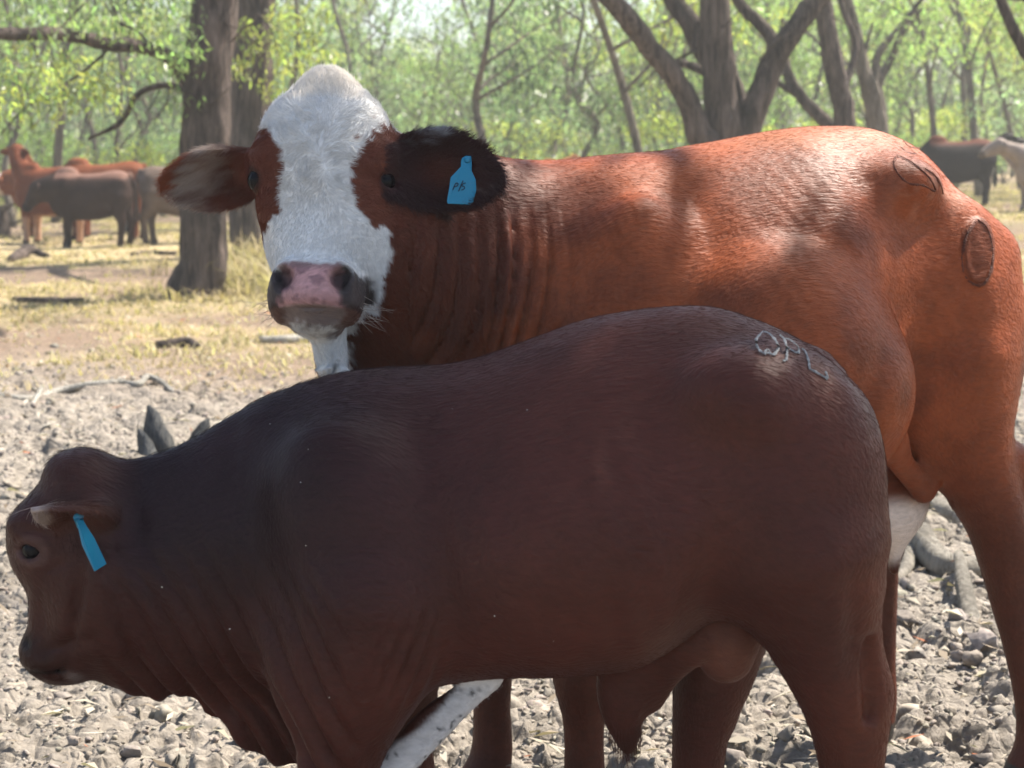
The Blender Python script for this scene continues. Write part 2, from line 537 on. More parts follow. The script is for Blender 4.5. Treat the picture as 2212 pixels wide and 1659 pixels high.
def make_ground():
    rows = np.concatenate([np.geomspace(.25, 2.6, 14)[:-1], 2.6 * np.exp(np.arange(0, math.log(3.4 / 2.6), .02)), 3.4 * np.exp(np.arange(0, math.log(12.5 / 3.4), .0022)), 12.5 * np.exp(np.arange(0, math.log(24 / 12.5), .006)), np.geomspace(24, 900, 60)])
    core = np.linspace(-.36, .36, 330)
    rest = np.linspace(.36, 2 * math.pi - .36, 64)[1:-1]
    ang = np.concatenate([core, rest])
    Rr, A = np.meshgrid(rows, ang, indexing='ij')
    x, y = (Rr * np.sin(A)).ravel(), (Rr * np.cos(A)).ravel()
    near = sstep(40, 15, np.hypot(x, y))
    z = gz(x, y) + micro(x, y) * near
    V = np.stack([x, y, z], 1)
    nr, na = Rr.shape
    i = np.arange(nr - 1)[:, None] * na + np.arange(na)[None]
    j = np.arange(nr - 1)[:, None] * na + (np.arange(na)[None] + 1) % na
    Q = np.stack([i, j, j + na, i + na], -1).reshape(-1, 4)[:, ::-1]
    V = np.vstack([V, [[0, 0, 0]]])
    k = np.arange(na)
    T = np.stack([np.full(na, nr * na), (k + 1) % na, k], 1)[:, ::-1]
    o = mesh_np('ground', V, [Q[:, ::-1], T[:, ::-1]], None)
    x, y = V[:, 0], V[:, 1]
    cm = clod_mask(x, y)
    P = np.stack([x, y, x * 0], 1)
    clay = np.array((.235, .207, .175)); soil = np.array((.20, .145, .105)); straw = np.array((.375, .295, .17)); green = np.array((.19, .18, .08))
    t = fbm(P, 2.2, 4, 3)
    far = sstep(10.5, 14, y + 3 * (fbm(P, .8, 3, 6) - .5))
    c = soil + (straw - soil) * (sstep(.38, .60, fbm(P, .55, 4, 8)) * far)[:, None]
    c = c + (green - c) * (sstep(.58, .72, fbm(P, .35, 3, 4)) * far * .6)[:, None]
    c = c + (clay - c) * cm[:, None]
    c *= (.75 + .5 * t)[:, None]
    set_color(o, np.clip(c, .02, .8))
    m, n, l, b = new_mat('dry_ground')
    at = n.new('ShaderNodeAttribute'); at.attribute_name = 'coat'
    tc = n.new('ShaderNodeTexCoord')
    t1 = n.new('ShaderNodeTexNoise'); t1.inputs['Scale'].default_value = 22; t1.inputs['Detail'].default_value = 9; t1.inputs['Roughness'].default_value = .68
    l.new(tc.outputs['Object'], t1.inputs['Vector'])
    mr = n.new('ShaderNodeMapRange'); mr.inputs['From Min'].default_value = .3; mr.inputs['From Max'].default_value = .7
    mr.inputs['To Min'].default_value = .62; mr.inputs['To Max'].default_value = 1.3
    l.new(t1.outputs['Fac'], mr.inputs['Value'])
    sc = n.new('ShaderNodeVectorMath'); sc.operation = 'SCALE'
    l.new(at.outputs['Color'], sc.inputs[0]); l.new(mr.outputs['Result'], sc.inputs['Scale'])
    l.new(sc.outputs[0], b.inputs['Base Color'])
    b.inputs['Roughness'].default_value = .95; b.inputs['Specular IOR Level'].default_value = .1
    vo = n.new('ShaderNodeTexVoronoi'); vo.inputs['Scale'].default_value = 16; vo.feature = 'DISTANCE_TO_EDGE'
    l.new(tc.outputs['Object'], vo.inputs['Vector'])
    cr = n.new('ShaderNodeMath'); cr.operation = 'MINIMUM'; cr.inputs[1].default_value = .12
    l.new(vo.outputs['Distance'], cr.inputs[0])
    ad = n.new('ShaderNodeMath'); ad.operation = 'MULTIPLY_ADD'; ad.inputs[1].default_value = 3.0
    l.new(cr.outputs[0], ad.inputs[0]); l.new(t1.outputs['Fac'], ad.inputs[2])
    bp = n.new('ShaderNodeBump'); bp.inputs['Strength'].default_value = .7; bp.inputs['Distance'].default_value = .03
    l.new(ad.outputs[0], bp.inputs['Height']); l.new(bp.outputs['Normal'], b.inputs['Normal'])
    o.data.materials.append(m)
    o['kind'] = 'structure'
    return o
make_ground()

def ground_z(x, y):
    x, y = np.atleast_1d(np.asarray(x, float)), np.atleast_1d(np.asarray(y, float))
    return gz(x, y) + micro(x, y) * sstep(40, 15, np.hypot(x, y))

# ---- colour-by-attribute materials for loose matter
def attr_mat(name, rough=.9, trans=0.0, spec=.15, gain=1.6, noise_scale=0.0, bump=0.0):
    m, n, l, b = new_mat(name)
    at = n.new('ShaderNodeAttribute'); at.attribute_name = 'coat'
    src = at.outputs['Color']
    if noise_scale:
        tc = n.new('ShaderNodeTexCoord')
        t = n.new('ShaderNodeTexNoise'); t.inputs['Scale'].default_value = noise_scale; t.inputs['Detail'].default_value = 7
        l.new(tc.outputs['Object'], t.inputs['Vector'])
        mr = n.new('ShaderNodeMapRange'); mr.inputs['From Min'].default_value = .3; mr.inputs['From Max'].default_value = .7
        mr.inputs['To Min'].default_value = .65; mr.inputs['To Max'].default_value = 1.3
        l.new(t.outputs['Fac'], mr.inputs['Value'])
        sc = n.new('ShaderNodeVectorMath'); sc.operation = 'SCALE'
        l.new(src, sc.inputs[0]); l.new(mr.outputs['Result'], sc.inputs['Scale'])
        src = sc.outputs[0]
        if bump:
            bp = n.new('ShaderNodeBump'); bp.inputs['Strength'].default_value = bump; bp.inputs['Distance'].default_value = .01
            l.new(t.outputs['Fac'], bp.inputs['Height']); l.new(bp.outputs['Normal'], b.inputs['Normal'])
    l.new(src, b.inputs['Base Color'])
    b.inputs['Roughness'].default_value = rough; b.inputs['Specular IOR Level'].default_value = spec
    if trans:
        tr = n.new('ShaderNodeBsdfTranslucent')
        s2 = n.new('ShaderNodeVectorMath'); s2.operation = 'MULTIPLY'; s2.inputs[1].default_value = (gain * .96, gain * 1.06, gain * .66)
        l.new(src, s2.inputs[0]); l.new(s2.outputs[0], tr.inputs['Color'])
        mx = n.new('ShaderNodeMixShader'); mx.inputs[0].default_value = trans
        l.new(b.outputs[0], mx.inputs[1]); l.new(tr.outputs[0], mx.inputs[2])
        l.new(mx.outputs[0], n['Material Output'].inputs['Surface'])
    return m
M_clod = attr_mat('clay_clod', .95, noise_scale=35, bump=.6)
M_litter = attr_mat('leaf_litter', .8, trans=.2, gain=1.0)
M_grass = attr_mat('dry_grass', .8, trans=.4, gain=1.0)
M_leaf = attr_mat('gum_leaf', .40, trans=.55, spec=.5, gain=3.0)

_ico = None
def ico(sub=0):
    p = (1 + 5 ** .5) / 2
    V = np.array([(-1, p, 0), (1, p, 0), (-1, -p, 0), (1, -p, 0), (0, -1, p), (0, 1, p), (0, -1, -p), (0, 1, -p), (p, 0, -1), (p, 0, 1), (-p, 0, -1), (-p, 0, 1)], float)
    F = np.array([(0, 11, 5), (0, 5, 1), (0, 1, 7), (0, 7, 10), (0, 10, 11), (1, 5, 9), (5, 11, 4), (11, 10, 2), (10, 7, 6), (7, 1, 8), (3, 9, 4), (3, 4, 2), (3, 2, 6), (3, 6, 8), (3, 8, 9), (4, 9, 5), (2, 4, 11), (6, 2, 10), (8, 6, 7), (9, 8, 1)])
    V /= np.linalg.norm(V, axis=1, keepdims=True)
    for _ in range(sub):
        mid, out, Vl = {}, [], list(V)
        def mp(a, b):
            k = (min(a, b), max(a, b))
            if k not in mid:
                v = Vl[a] + Vl[b]; Vl.append(v / np.linalg.norm(v)); mid[k] = len(Vl) - 1
            return mid[k]
        for a, b, c in F:
            x, y, z = mp(a, b), mp(b, c), mp(c, a)
            out += [(a, x, z), (b, y, x), (c, z, y), (x, y, z)]
        V, F = np.array(Vl), np.array(out)
    return V, F

def make_clods():
    g = np.random.default_rng(31)
    parts, cols = [], []
    def batch(n, y0, y1, smin, smax, sub, pw, seed):
        bv, bf = ico(sub)
        # even density on the ground: sample y^2
        y = np.sqrt(y0 ** 2 + (y1 ** 2 - y0 ** 2) * g.random(n)); x = (g.random(n) * 2 - 1) * (.36 * y + .15)
        cl = noise3(np.stack([x, y, x * 0], 1), 1.6, 4)
        keep = g.random(n) < clod_mask(x, y) * (.25 + .95 * cl)
        x, y = x[keep], y[keep]; n = len(x)
        s = smin + (smax - smin) * g.random(n) ** pw
        z = ground_z(x, y)
        ax = .65 + .7 * g.random((n, 3)); ax[:, 2] *= .72
        th = g.random(n) * 6.283; c, si = np.cos(th), np.sin(th)
        V = bv[None] * (1 + .9 * (g.random((n, len(bv), 1)) - .5)) * ax[:, None]
        # facets: broken faces
        for _ in range(7):
            pn = g.normal(size=(n, 3)); pn /= np.linalg.norm(pn, axis=1, keepdims=True)
            dd = (V * pn[:, None]).sum(2) - (.25 + .5 * g.random((n, 1)))
            V = V - np.maximum(dd, 0)[..., None] * pn[:, None]
        V = V * s[:, None, None]
        X = V[..., 0] * c[:, None] - V[..., 1] * si[:, None]; Y = V[..., 0] * si[:, None] + V[..., 1] * c[:, None]
        V = np.stack([X + x[:, None], Y + y[:, None], V[..., 2] + (z + s * .10)[:, None]], -1)
        F = bf[None] + (np.arange(n) * len(bv))[:, None, None]
        parts.append((V.reshape(-1, 3), F.reshape(-1, 3)))
        base = np.array((.238, .210, .178)) * (.86 + .28 * g.random((n, 1))) * (1 + .08 * (g.random((n, 3)) - .5))
        cols.append(np.repeat(base, len(bv), 0))
    batch(1500, 3.4, 7.2, .010, .050, 1, 3.0, 1)
    batch(5000, 4.5, 12.5, .010, .04, 0, 2.6, 2)
    batch(26000, 3.4, 8.5, .004, .014, 0, 1.0, 3)
    V, F = join_np(parts)
    o = mesh_np('dirt_clods', V, F, M_clod, smooth=False)
    set_color(o, np.clip(np.concatenate(cols), .02, .8))
    tag(o, 'dry grey clay clods strewn over the trampled ground', 'dirt clods', kind='stuff')
make_clods()

def make_litter():
    g = np.random.default_rng(33)
    n = 9000
    y = np.sqrt(3.4 ** 2 + (17 ** 2 - 3.4 ** 2) * g.random(n) ** 1.25); x = (g.random(n) * 2 - 1) * (.36 * y + .15)
    z = ground_z(x, y) + .012 + .03 * g.random(n) * clod_mask(x, y)
    L = .012 + .035 * g.random(n) ** 1.8; w = L * (.12 + .25 * g.random(n))
    th = g.random(n) * 6.283
    u = np.stack([np.cos(th), np.sin(th), (g.random(n) - .5) * .7], 1); v = np.stack([-np.sin(th), np.cos(th), (g.random(n) - .5) * .9], 1)
    c = np.stack([x, y, z], 1)
    up = np.array((0, 0, 1.)) * (L * (g.random(n) - .3) * .5)[:, None]
    V = np.stack([c - u * L[:, None], c + v * w[:, None] + up, c + u * L[:, None], c - v * w[:, None] + up], 1).reshape(-1, 3)
    F = np.arange(n * 4).reshape(-1, 4)
    o = mesh_np('leaf_litter', V, F, M_litter)
    pal = np.array([(.34, .30, .24), (.27, .22, .165), (.44, .40, .34), (.20, .155, .11), (.32, .12, .06), (.27, .245, .18)])
    k = g.choice(len(pal), n, p=[.34, .22, .2, .14, .03, .07])
    set_color(o, np.repeat(pal[k] * (.75 + .5 * g.random((n, 1))), 4, 0))
    tag(o, 'dry fallen gum leaves and bark flakes littering the ground', 'leaf litter', kind='stuff')
make_litter()

def make_grass():
    g = np.random.default_rng(35)
    Vs, Cs = [], []
    def tufts(x, y, nb, h0, h1, spread):
        n = len(x)
        k = n * nb
        bx, by = np.repeat(x, nb) + g.normal(size=k) * spread, np.repeat(y, nb) + g.normal(size=k) * spread
        bz = ground_z(bx, by) - .01
        h = (h0 + (h1 - h0) * g.random(k)) * np.repeat(.6 + .8 * g.random(n), nb)
        th = g.random(k) * 6.283; lean = .2 + .9 * g.random(k)
        wid = (.004 + .00034 * by) * (.7 + .6 * g.random(k))
        d = np.stack([np.cos(th) * lean, np.sin(th) * lean, np.ones(k)], 1)
        s = np.stack([-np.sin(th), np.cos(th), 0 * th], 1) * wid[:, None]
        p = np.stack([bx, by, bz], 1)
        mid = p + d * (h * .55)[:, None]
        tip = p + np.stack([np.cos(th) * lean * 1.7, np.sin(th) * lean * 1.7, np.ones(k) * .85], 1) * h[:, None]
        Vs.append(np.stack([p - s, p + s, mid + s * .7, mid - s * .7, tip], 1))
        pal = np.array([(.44, .36, .21), (.36, .28, .17), (.34, .29, .16), (.50, .43, .28), (.20, .19, .09)])
        kk = np.repeat(g.choice(5, n, p=[.36, .28, .08, .26, .02]), nb)
        Cs.append(np.repeat(pal[kk] * (.7 + .6 * g.random((k, 1))), 5, 0))
    n = 26000
    y = np.sqrt(10 ** 2 + (46 ** 2 - 10 ** 2) * g.random(n) ** 1.3); x = (g.random(n) * 2 - 1) * (.34 * y + .5)
    P = np.stack([x, y, x * 0], 1)
    keep = g.random(n) < sstep(.36, .62, fbm(P, .55, 4, 8)) * sstep(9.5, 13, y + 2 * (noise3(P, .8, 3) - .5)) + .06
    keep &= ~((np.hypot(x + 5.6, y - 26.5) < 4.0) & (g.random(n) < .7))
    tufts(x[keep], y[keep], 8, .02, .085, .07)
    # taller tussocks at the feet of the two big trunks
    for (cx, cy, m, hh) in ((-3.0, 16.8, 30, .16), (-2.5, 17.6, 60, .40), (-2.9, 20.5, 50, .5), (-2.3, 19.0, 50, .42), (-3.75, 17.1, 16, .2)):
        a = g.normal(size=(m, 2)) * .38
        tufts(cx + a[:, 0], cy + a[:, 1], 12, hh * .4, hh, .06)
    V = np.concatenate([v.reshape(-1, 3) for v in Vs]); k = len(V) // 5
    i = np.arange(k) * 5
    o = mesh_np('dry_grass', V, [np.stack([i, i + 1, i + 2, i + 3], 1), np.stack([i + 3, i + 2, i + 4], 1)], M_grass)
    set_color(o, np.concatenate(Cs))
    tag(o, 'straw coloured dry grass growing in patches behind the cattle', 'dry grass', kind='stuff')
make_grass()

# ================================================================== trees
def bark_mat(name, c0, c1, scale=1.0):
    m, n, l, b = new_mat(name)
    tc = n.new('ShaderNodeTexCoord')
    mp = n.new('ShaderNodeMapping'); mp.inputs['Scale'].default_value = (9 * scale, 9 * scale, 1.6 * scale)
    l.new(tc.outputs['Object'], mp.inputs['Vector'])
    t = n.new('ShaderNodeTexNoise'); t.inputs['Scale'].default_value = 1.6; t.inputs['Detail'].default_value = 9; t.inputs['Roughness'].default_value = .7; t.inputs['Distortion'].default_value = .6
    l.new(mp.outputs['Vector'], t.inputs['Vector'])
    t2 = n.new('ShaderNodeTexNoise'); t2.inputs['Scale'].default_value = 1.3; t2.inputs['Detail'].default_value = 4
    l.new(tc.outputs['Object'], t2.inputs['Vector'])
    r = n.new('ShaderNodeValToRGB')
    r.color_ramp.elements[0].position = .36; r.color_ramp.elements[1].position = .66
    r.color_ramp.elements[0].color = (*c0, 1); r.color_ramp.elements[1].color = (*c1, 1)
    l.new(t.outputs['Fac'], r.inputs['Fac'])
    mr = n.new('ShaderNodeMapRange'); mr.inputs['From Min'].default_value = .35; mr.inputs['From Max'].default_value = .65; mr.inputs['To Min'].default_value = .55; mr.inputs['To Max'].default_value = 1.25
    l.new(t2.outputs['Fac'], mr.inputs['Value'])
    sc = n.new('ShaderNodeVectorMath'); sc.operation = 'SCALE'
    l.new(r.outputs['Color'], sc.inputs[0]); l.new(mr.outputs['Result'], sc.inputs['Scale'])
    l.new(sc.outputs[0], b.inputs['Base Color'])
    b.inputs['Roughness'].default_value = .9; b.inputs['Specular IOR Level'].default_value = .15
    bp = n.new('ShaderNodeBump'); bp.inputs['Strength'].default_value = 1.0; bp.inputs['Distance'].default_value = .08
    l.new(t.outputs['Fac'], bp.inputs['Height']); l.new(bp.outputs['Normal'], b.inputs['Normal'])
    return m
M_bark = bark_mat('grey_box_bark', (.030, .023, .021), (.19, .145, .125))
M_bark2 = bark_mat('smooth_gum_bark', (.08, .066, .055), (.28, .235, .19))
M_dead = bark_mat('weathered_wood', (.24, .215, .18), (.50, .455, .385), 2.0)

M_bleach = bark_mat('bleached_stick', (.46, .43, .37), (.72, .68, .60), 2.0)

def limb(pts, sub=6, sides=14, rough=.10, seed=0):
    """rough bark tube through (x,y,z,r)"""
    P = catmull(np.array(pts, float), sub)
    V, F = tube_np(P[:, :3], P[:, 3], sides)
    ctr = np.repeat(P[:, :3], sides, 0); ctr = np.vstack([ctr, P[:1, :3], P[-1:, :3]])
    d = V - ctr
    q = V * np.array((7, 7, 1.6))
    k = (1 + rough * 2 * (fbm(q, 1.0, 3, seed) - .5) + rough * .9 * (noise3(V * np.array((22, 22, 5)), 1, seed + 3) - .5))
    return ctr + d * k[:, None], F

PAL = {'yellow': np.array((.158, .178, .055)), 'mid': np.array((.104, .140, .064)), 'blue': np.array((.092, .126, .086)), 'dark': np.array((.054, .078, .046)), 'bright': np.array((.126, .176, .056))}
def leaf_cloud(centers, radii, per, size, g, droop=.8, pal='mid', aspect=.26, var=.45):
    """leaves hanging in clumps: rhombic blades about each centre"""
    centers = np.asarray(centers, float); n = len(centers) * per
    c = np.repeat(centers, per, 0); rr = np.repeat(np.broadcast_to(radii, (len(centers),)), per)
    u = g.normal(size=(n, 3)); u /= np.linalg.norm(u, axis=1, keepdims=True)
    p = c + u * (rr * g.random(n) ** .45)[:, None] * np.array((1, 1, .8))
    d = g.normal(size=(n, 3)) * .55 + np.array((0, 0, -droop)); d /= np.linalg.norm(d, axis=1, keepdims=True)
    s = np.cross(d, g.normal(size=(n, 3))); s /= np.linalg.norm(s, axis=1, keepdims=True) + 1e-9
    L = size * (.6 + .8 * g.random(n)); w = L * aspect * (.7 + .6 * g.random(n))
    nn = np.cross(d, s)
    V = np.stack([p, p + d * (L * .45)[:, None] + s * w[:, None] * .5 + nn * (L * .06)[:, None], p + d * L[:, None], p + d * (L * .45)[:, None] - s * w[:, None] * .5 + nn * (L * .06)[:, None]], 1).reshape(-1, 3)
    F = np.arange(n * 4).reshape(-1, 4)
    base = PAL[pal] if isinstance(pal, str) else np.asarray(pal)
    clump = np.repeat(1 + var * (g.random((len(centers), 1)) - .5) * 1.2, per, 0)
    tint = 1 + .25 * (g.random((n, 3)) - .5)
    C = np.repeat(np.clip(base * clump * (1 + var * (g.random((n, 1)) - .5)) * tint, .01, .4), 4, 0)
    return V, F, C

def leaf_obj(name, clouds, parent, mat=None):
    V, F = join_np([(v, f) for v, f, c in clouds])
    o = mesh_np(name, V, F, mat or M_leaf, parent, smooth=False)
    set_color(o, np.concatenate([c for v, f, c in clouds]))
    return o

def branch_pts(p0, p1, r0, r1, g, n=4, wob=.12, sag=0.0):
    p0, p1 = np.array(p0, float), np.array(p1, float)
    L = np.linalg.norm(p1 - p0)
    out = []
    for i in range(n + 1):
        t = i / n
        q = p0 + (p1 - p0) * t + (g.normal(size=3) * wob * L * math.sin(math.pi * t) if 0 < i < n else 0)
        q = q + np.array((0, 0, -sag * L * t * t))
        out.append((*q, r0 + (r1 - r0) * t))
    return out

def P_(u, v, Y, r):
    return (*pix_at(u, v, Y), r)
def hero_tree(name, base, trunk, limbs, twigs, clouds, label, group=None, bark=None, seed=0):
    """tree > trunk, limb, twigs, crown; everything in metres about the foot of the trunk"""
    root = empty(name, tuple(base))
    tag(root, label, 'tree', group)
    b = np.array(base)
    bark = bark or M_bark
    V, F = limb(trunk, 14, 40, .17, seed)
    mesh_np('trunk', V - b, F, bark, root)
    for i, lb in enumerate(limbs):
        V, F = limb(lb, 9, 18, .14, seed + i + 1)
        mesh_np('limb', V - b, F, bark, root)
    if twigs:
        V, F = join_np([limb(t, 4, 5, .03, seed + 40 + i) for i, t in enumerate(twigs)])
        o = mesh_np('twigs', V - b, F, bark, root); o['kind'] = 'stuff'
    if clouds:
        cl = [(v - b, f, c) for v, f, c in clouds]
        leaf_obj('crown', cl, root)
    return root

G = np.random.default_rng(77)
# ---- big trunk left of the cow's head
Y1 = 17.05
b1 = pix_ground(440, 632)
tr1 = [(b1[0], Y1, b1[2] - .15, .30), (b1[0], Y1, b1[2] + .06, .265), P_(440, 570, Y1, .243), P_(438, 480, Y1, .232), P_(440, 380, Y1, .235), P_(441, 280, Y1, .238), P_(447, 170, Y1, .232), P_(459, 80, Y1, .222), P_(465, 0, Y1, .215),
       P_(470, -120, Y1, .20), P_(462, -300, Y1 + .2, .17), P_(480, -520, Y1 + .3, .11), P_(470, -760, Y1 + .4, .04)]
lm1 = [[P_(425, 190, Y1, .09), P_(395, 160, Y1 - .1, .085), P_(365, 122, Y1 - .3, .075), P_(300, 100, Y1 - .6, .066), P_(235, 96, Y1 - .8, .066), P_(180, 82, Y1 - 1.0, .062), P_(115, 72, Y1 - 1.2, .064), P_(40, 74, Y1 - 1.5, .058), P_(-60, 66, Y1 - 1.9, .05), P_(-220, 40, Y1 - 2.3, .03)],
       [P_(425, 205, Y1 + .1, .045), P_(372, 185, Y1 + .2, .032), P_(325, 190, Y1 + .3, .034), P_(290, 212, Y1 + .3, .030), P_(272, 250, Y1 + .4, .028), P_(245, 275, Y1 + .4, .026), P_(190, 300, Y1 + .5, .014)],
       [P_(470, -60, Y1, .09), P_(560, -180, Y1 - .8, .07), P_(700, -330, Y1 - 1.5, .05), P_(820, -460, Y1 - 2, .02)],
       [P_(462, -150, Y1, .09), P_(380, -240, Y1 + .6, .07), P_(230, -330, Y1 + 1, .05), P_(60, -420, Y1 + 1.5, .02)]]
def T_(pts, r0, r1):
    n = len(pts)
    return [(*pix_at(u, v, Y), r0 + (r1 - r0) * i / (n - 1)) for i, (u, v, Y) in enumerate(pts)]
tw1 = [T_([(240, 97, Y1 - .8), (210, 130, Y1 - .8), (150, 175, Y1 - .9), (60, 230, Y1 - 1), (0, 290, Y1 - 1)], .018, .006),
       T_([(185, 84, Y1 - 1), (175, 60, Y1 - 1), (205, 20, Y1 - 1), (200, -30, Y1 - 1)], .012, .008),
       T_([(240, 97, Y1 - .8), (250, 60, Y1 - .8), (240, 0, Y1 - .8)], .014, .01),
       T_([(290, 100, Y1 - .6), (265, 60, Y1 - .5), (250, 20, Y1 - .5), (275, -40, Y1 - .5)], .014, .008),
       T_([(120, 74, Y1 - 1.2), (150, 40, Y1 - 1.1), (190, 0, Y1 - 1)], .014, .01),
       T_([(330, 110, Y1 - .5), (300, 70, Y1 - .3), (255, 45, Y1 - .3), (215, -10, Y1 - .2)], .016, .008),
       T_([(365, 190, Y1 + .2), (362, 215, Y1 + .2), (345, 245, Y1 + .2), (330, 270, Y1 + .2)], .010, .004),
       T_([(345, 195, Y1 + .2), (330, 225, Y1 + .2), (312, 250, Y1 + .2)], .008, .004),
       T_([(275, 250, Y1 + .4), (250, 245, Y1 + .4), (225, 255, Y1 + .4)], .009, .004),
       T_([(60, 76, Y1 - 1.4), (80, 130, Y1 - 1.4), (55, 190, Y1 - 1.4), (75, 240, Y1 - 1.5)], .010, .004),
       T_([(160, 80, Y1 - 1), (150, 120, Y1 - 1), (165, 165, Y1 - 1), (150, 200, Y1 - 1)], .009, .004),
       T_([(220, 93, Y1 - .9), (222, 140, Y1 - .9), (205, 190, Y1 - .9), (210, 225, Y1 - .9)], .009, .003),
       T_([(480, 40, Y1 - .2), (505, 60, Y1 - .3), (520, 55, Y1 - .3)], .010, .004), T_([(455, 230, Y1 - .2), (490, 195, Y1 - .3), (510, 180, Y1 - .3)], .008, .003),
       T_([(500, 90, Y1 - .25), (525, 62, Y1 - .35), (545, 50, Y1 - .4), (556, 28, Y1 - .4)], .012, .004)]
cl1 = []
cen = [pix_at(u, v, Y1 - 1 + G.normal() * .8) for u, v in [(30, 20), (90, 10), (150, 30), (230, 10), (300, 25), (350, 60), (385, 30), (20, 120), (70, 150), (120, 140), (40, 200), (15, 255), (95, 215), (150, 210), (340, 130), (388, 90), (395, 215), (370, 5), (210, 55), (60, 55), (120, 50), (280, 60), (395, 130)]]
cl1.append(leaf_cloud(cen, .26, 55, .085, G, pal='mid'))
cen = [pix_at(u, v, Y1 - 1.2 + G.normal() * .8) for u, v in [(40, 160), (85, 190), (130, 170), (180, 150), (220, 170), (110, 240), (60, 120), (190, 205), (245, 205), (20, 215), (160, 120)]]
cl1.append(leaf_cloud(cen, .24, 60, .08, G, pal='yellow'))
cen = [pix_at(470 + G.normal() * 330, -150 - G.random() * 560, Y1 + G.normal() * 1.3) for _ in range(60)]
cl1.append(leaf_cloud(cen, .5, 60, .10, G, pal='mid'))
hero_tree('gum_tree', b1, tr1, lm1, tw1, cl1, 'thick grey barked tree nearest the cow with a crooked bough reaching left', 'large paddock trees', seed=1)

# ---- second trunk just behind it
Y2 = 23.2
b2 = pix_ground(545, 556)
tr2 = [(b2[0], Y2, b2[2] - .15, .38), (b2[0], Y2, b2[2] + .08, .315), P_(543, 500, Y2, .285), P_(541, 400, Y2, .275), P_(543, 250, Y2, .275), P_(546, 120, Y2, .27), P_(553, 0, Y2, .26), P_(560, -150, Y2, .24), P_(575, -350, Y2, .17), P_(570, -560, Y2, .05)]
lm2 = [[P_(548, -40, Y2, .12), P_(620, -130, Y2 - 1, .09), P_(740, -220, Y2 - 2, .06), P_(850, -300, Y2 - 2.5, .02)],
       [P_(560, -160, Y2, .12), P_(500, -280, Y2 + 1, .09), P_(420, -400, Y2 + 1.5, .05)]]
tw2 = [T_([(585, 170, Y2 - .5), (620, 150, Y2 - .8), (660, 145, Y2 - 1), (690, 165, Y2 - 1)], .014, .005), T_([(560, 30, Y2 - .4), (585, 60, Y2 - .6), (600, 100, Y2 - .7), (640, 120, Y2 - .9)], .016, .006),
       T_([(497, 0, Y2 - .6), (500, 60, Y2 - .6), (495, 110, Y2 - .6), (502, 190, Y2 - .6)], .012, .004)]
cl2 = [leaf_cloud([pix_at(u, v, Y2 - 1 + G.normal() * .6) for u, v in [(600, 100), (640, 110), (680, 105), (610, 140), (655, 135), (590, 70), (625, 60), (665, 65), (700, 120), (530, 60), (545, 110), (520, 150), (588, 190), (600, 30), (640, 20), (690, 30)]], .24, 55, .10, G, pal='yellow'),
       leaf_cloud([pix_at(570 + G.normal() * 200, -160 - G.random() * 420, Y2 + G.normal() * 1.5) for _ in range(40)], .6, 60, .13, G, pal='mid')]
hero_tree('gum_tree', b2, tr2, lm2, tw2, cl2, 'straight dark barked tree half hidden behind the nearest thick trunk', 'large paddock trees', seed=11)

# ---- many-stemmed tree behind the cow's back
Y3 = 20.0
b3 = pix_at(1570, 360, Y3); b3[2] = float(gz(b3[0], Y3))
def q3(u, v, dy, r): return P_(u, v, Y3 + dy, r)
tr3 = [(b3[0], Y3, b3[2] - .1, .42), (b3[0] - .02, Y3, b3[2] + .35, .33), q3(1562, 290, 0, .215), q3(1556, 220, 0, .19), q3(1552, 150, 0, .185), q3(1548, 80, 0, .18), q3(1545, 0, 0, .17), q3(1540, -150, 0, .14), q3(1555, -330, 0, .10), q3(1545, -600, 0, .03)]
lm3 = [[q3(1560, 345, -.1, .20), q3(1512, 290, -.15, .155), q3(1488, 225, -.2, .135), q3(1452, 160, -.3, .125), q3(1404, 105, -.4, .12), q3(1370, 55, -.5, .12), q3(1325, 5, -.6, .115), q3(1240, -90, -.8, .09), q3(1120, -190, -1, .04)],
       [q3(1550, 150, .1, .12), q3(1522, 110, .15, .13), q3(1490, 50, .2, .125), q3(1455, 0, .3, .115), q3(1400, -110, .4, .09), q3(1360, -260, .5, .03)],
       [q3(1590, 345, .1, .20), q3(1612, 285, .1, .16), q3(1640, 210, .15, .15), q3(1668, 140, .2, .145), q3(1705, 80, .2, .135), q3(1752, 15, .3, .13), q3(1830, -70, .4, .10), q3(1930, -160, .5, .04)],
       [q3(1575, 345, .25, .15), q3(1598, 270, .3, .13), q3(1590, 200, .35, .11), q3(1575, 150, .35, .09), q3(1570, 60, .4, .06)],
       [q3(1660, 150, .2, .06), q3(1668, 90, .3, .075), q3(1640, 50, .4, .075), q3(1600, 10, .5, .07), q3(1570, -50, .6, .05)],
       [q3(1400, 112, -.4, .07), q3(1350, 55, -.4, .055), q3(1340, 52, -.4, .04)],
       [q3(1550, 175, .4, .06), q3(1500, 145, .6, .05), q3(1440, 130, .8, .035), q3(1380, 110, 1, .02)]]
tw3 = [T_([(1640, 130, Y3), (1690, 80, Y3 - .2), (1760, 50, Y3 - .3)], .014, .005), T_([(1500, 110, Y3), (1420, 150, Y3 + .5), (1380, 190, Y3 + .6)], .02, .008), T_([(1560, 60, Y3 - .2), (1590, 30, Y3 - .3), (1620, -20, Y3 - .3)], .012, .006),
       T_([(1600, 30, Y3 + .3), (1640, 80, Y3 + .2), (1690, 120, Y3)], .010, .004), T_([(1690, 95, Y3), (1740, 70, Y3 - .2), (1765, 45, Y3 - .2)], .010, .004)]
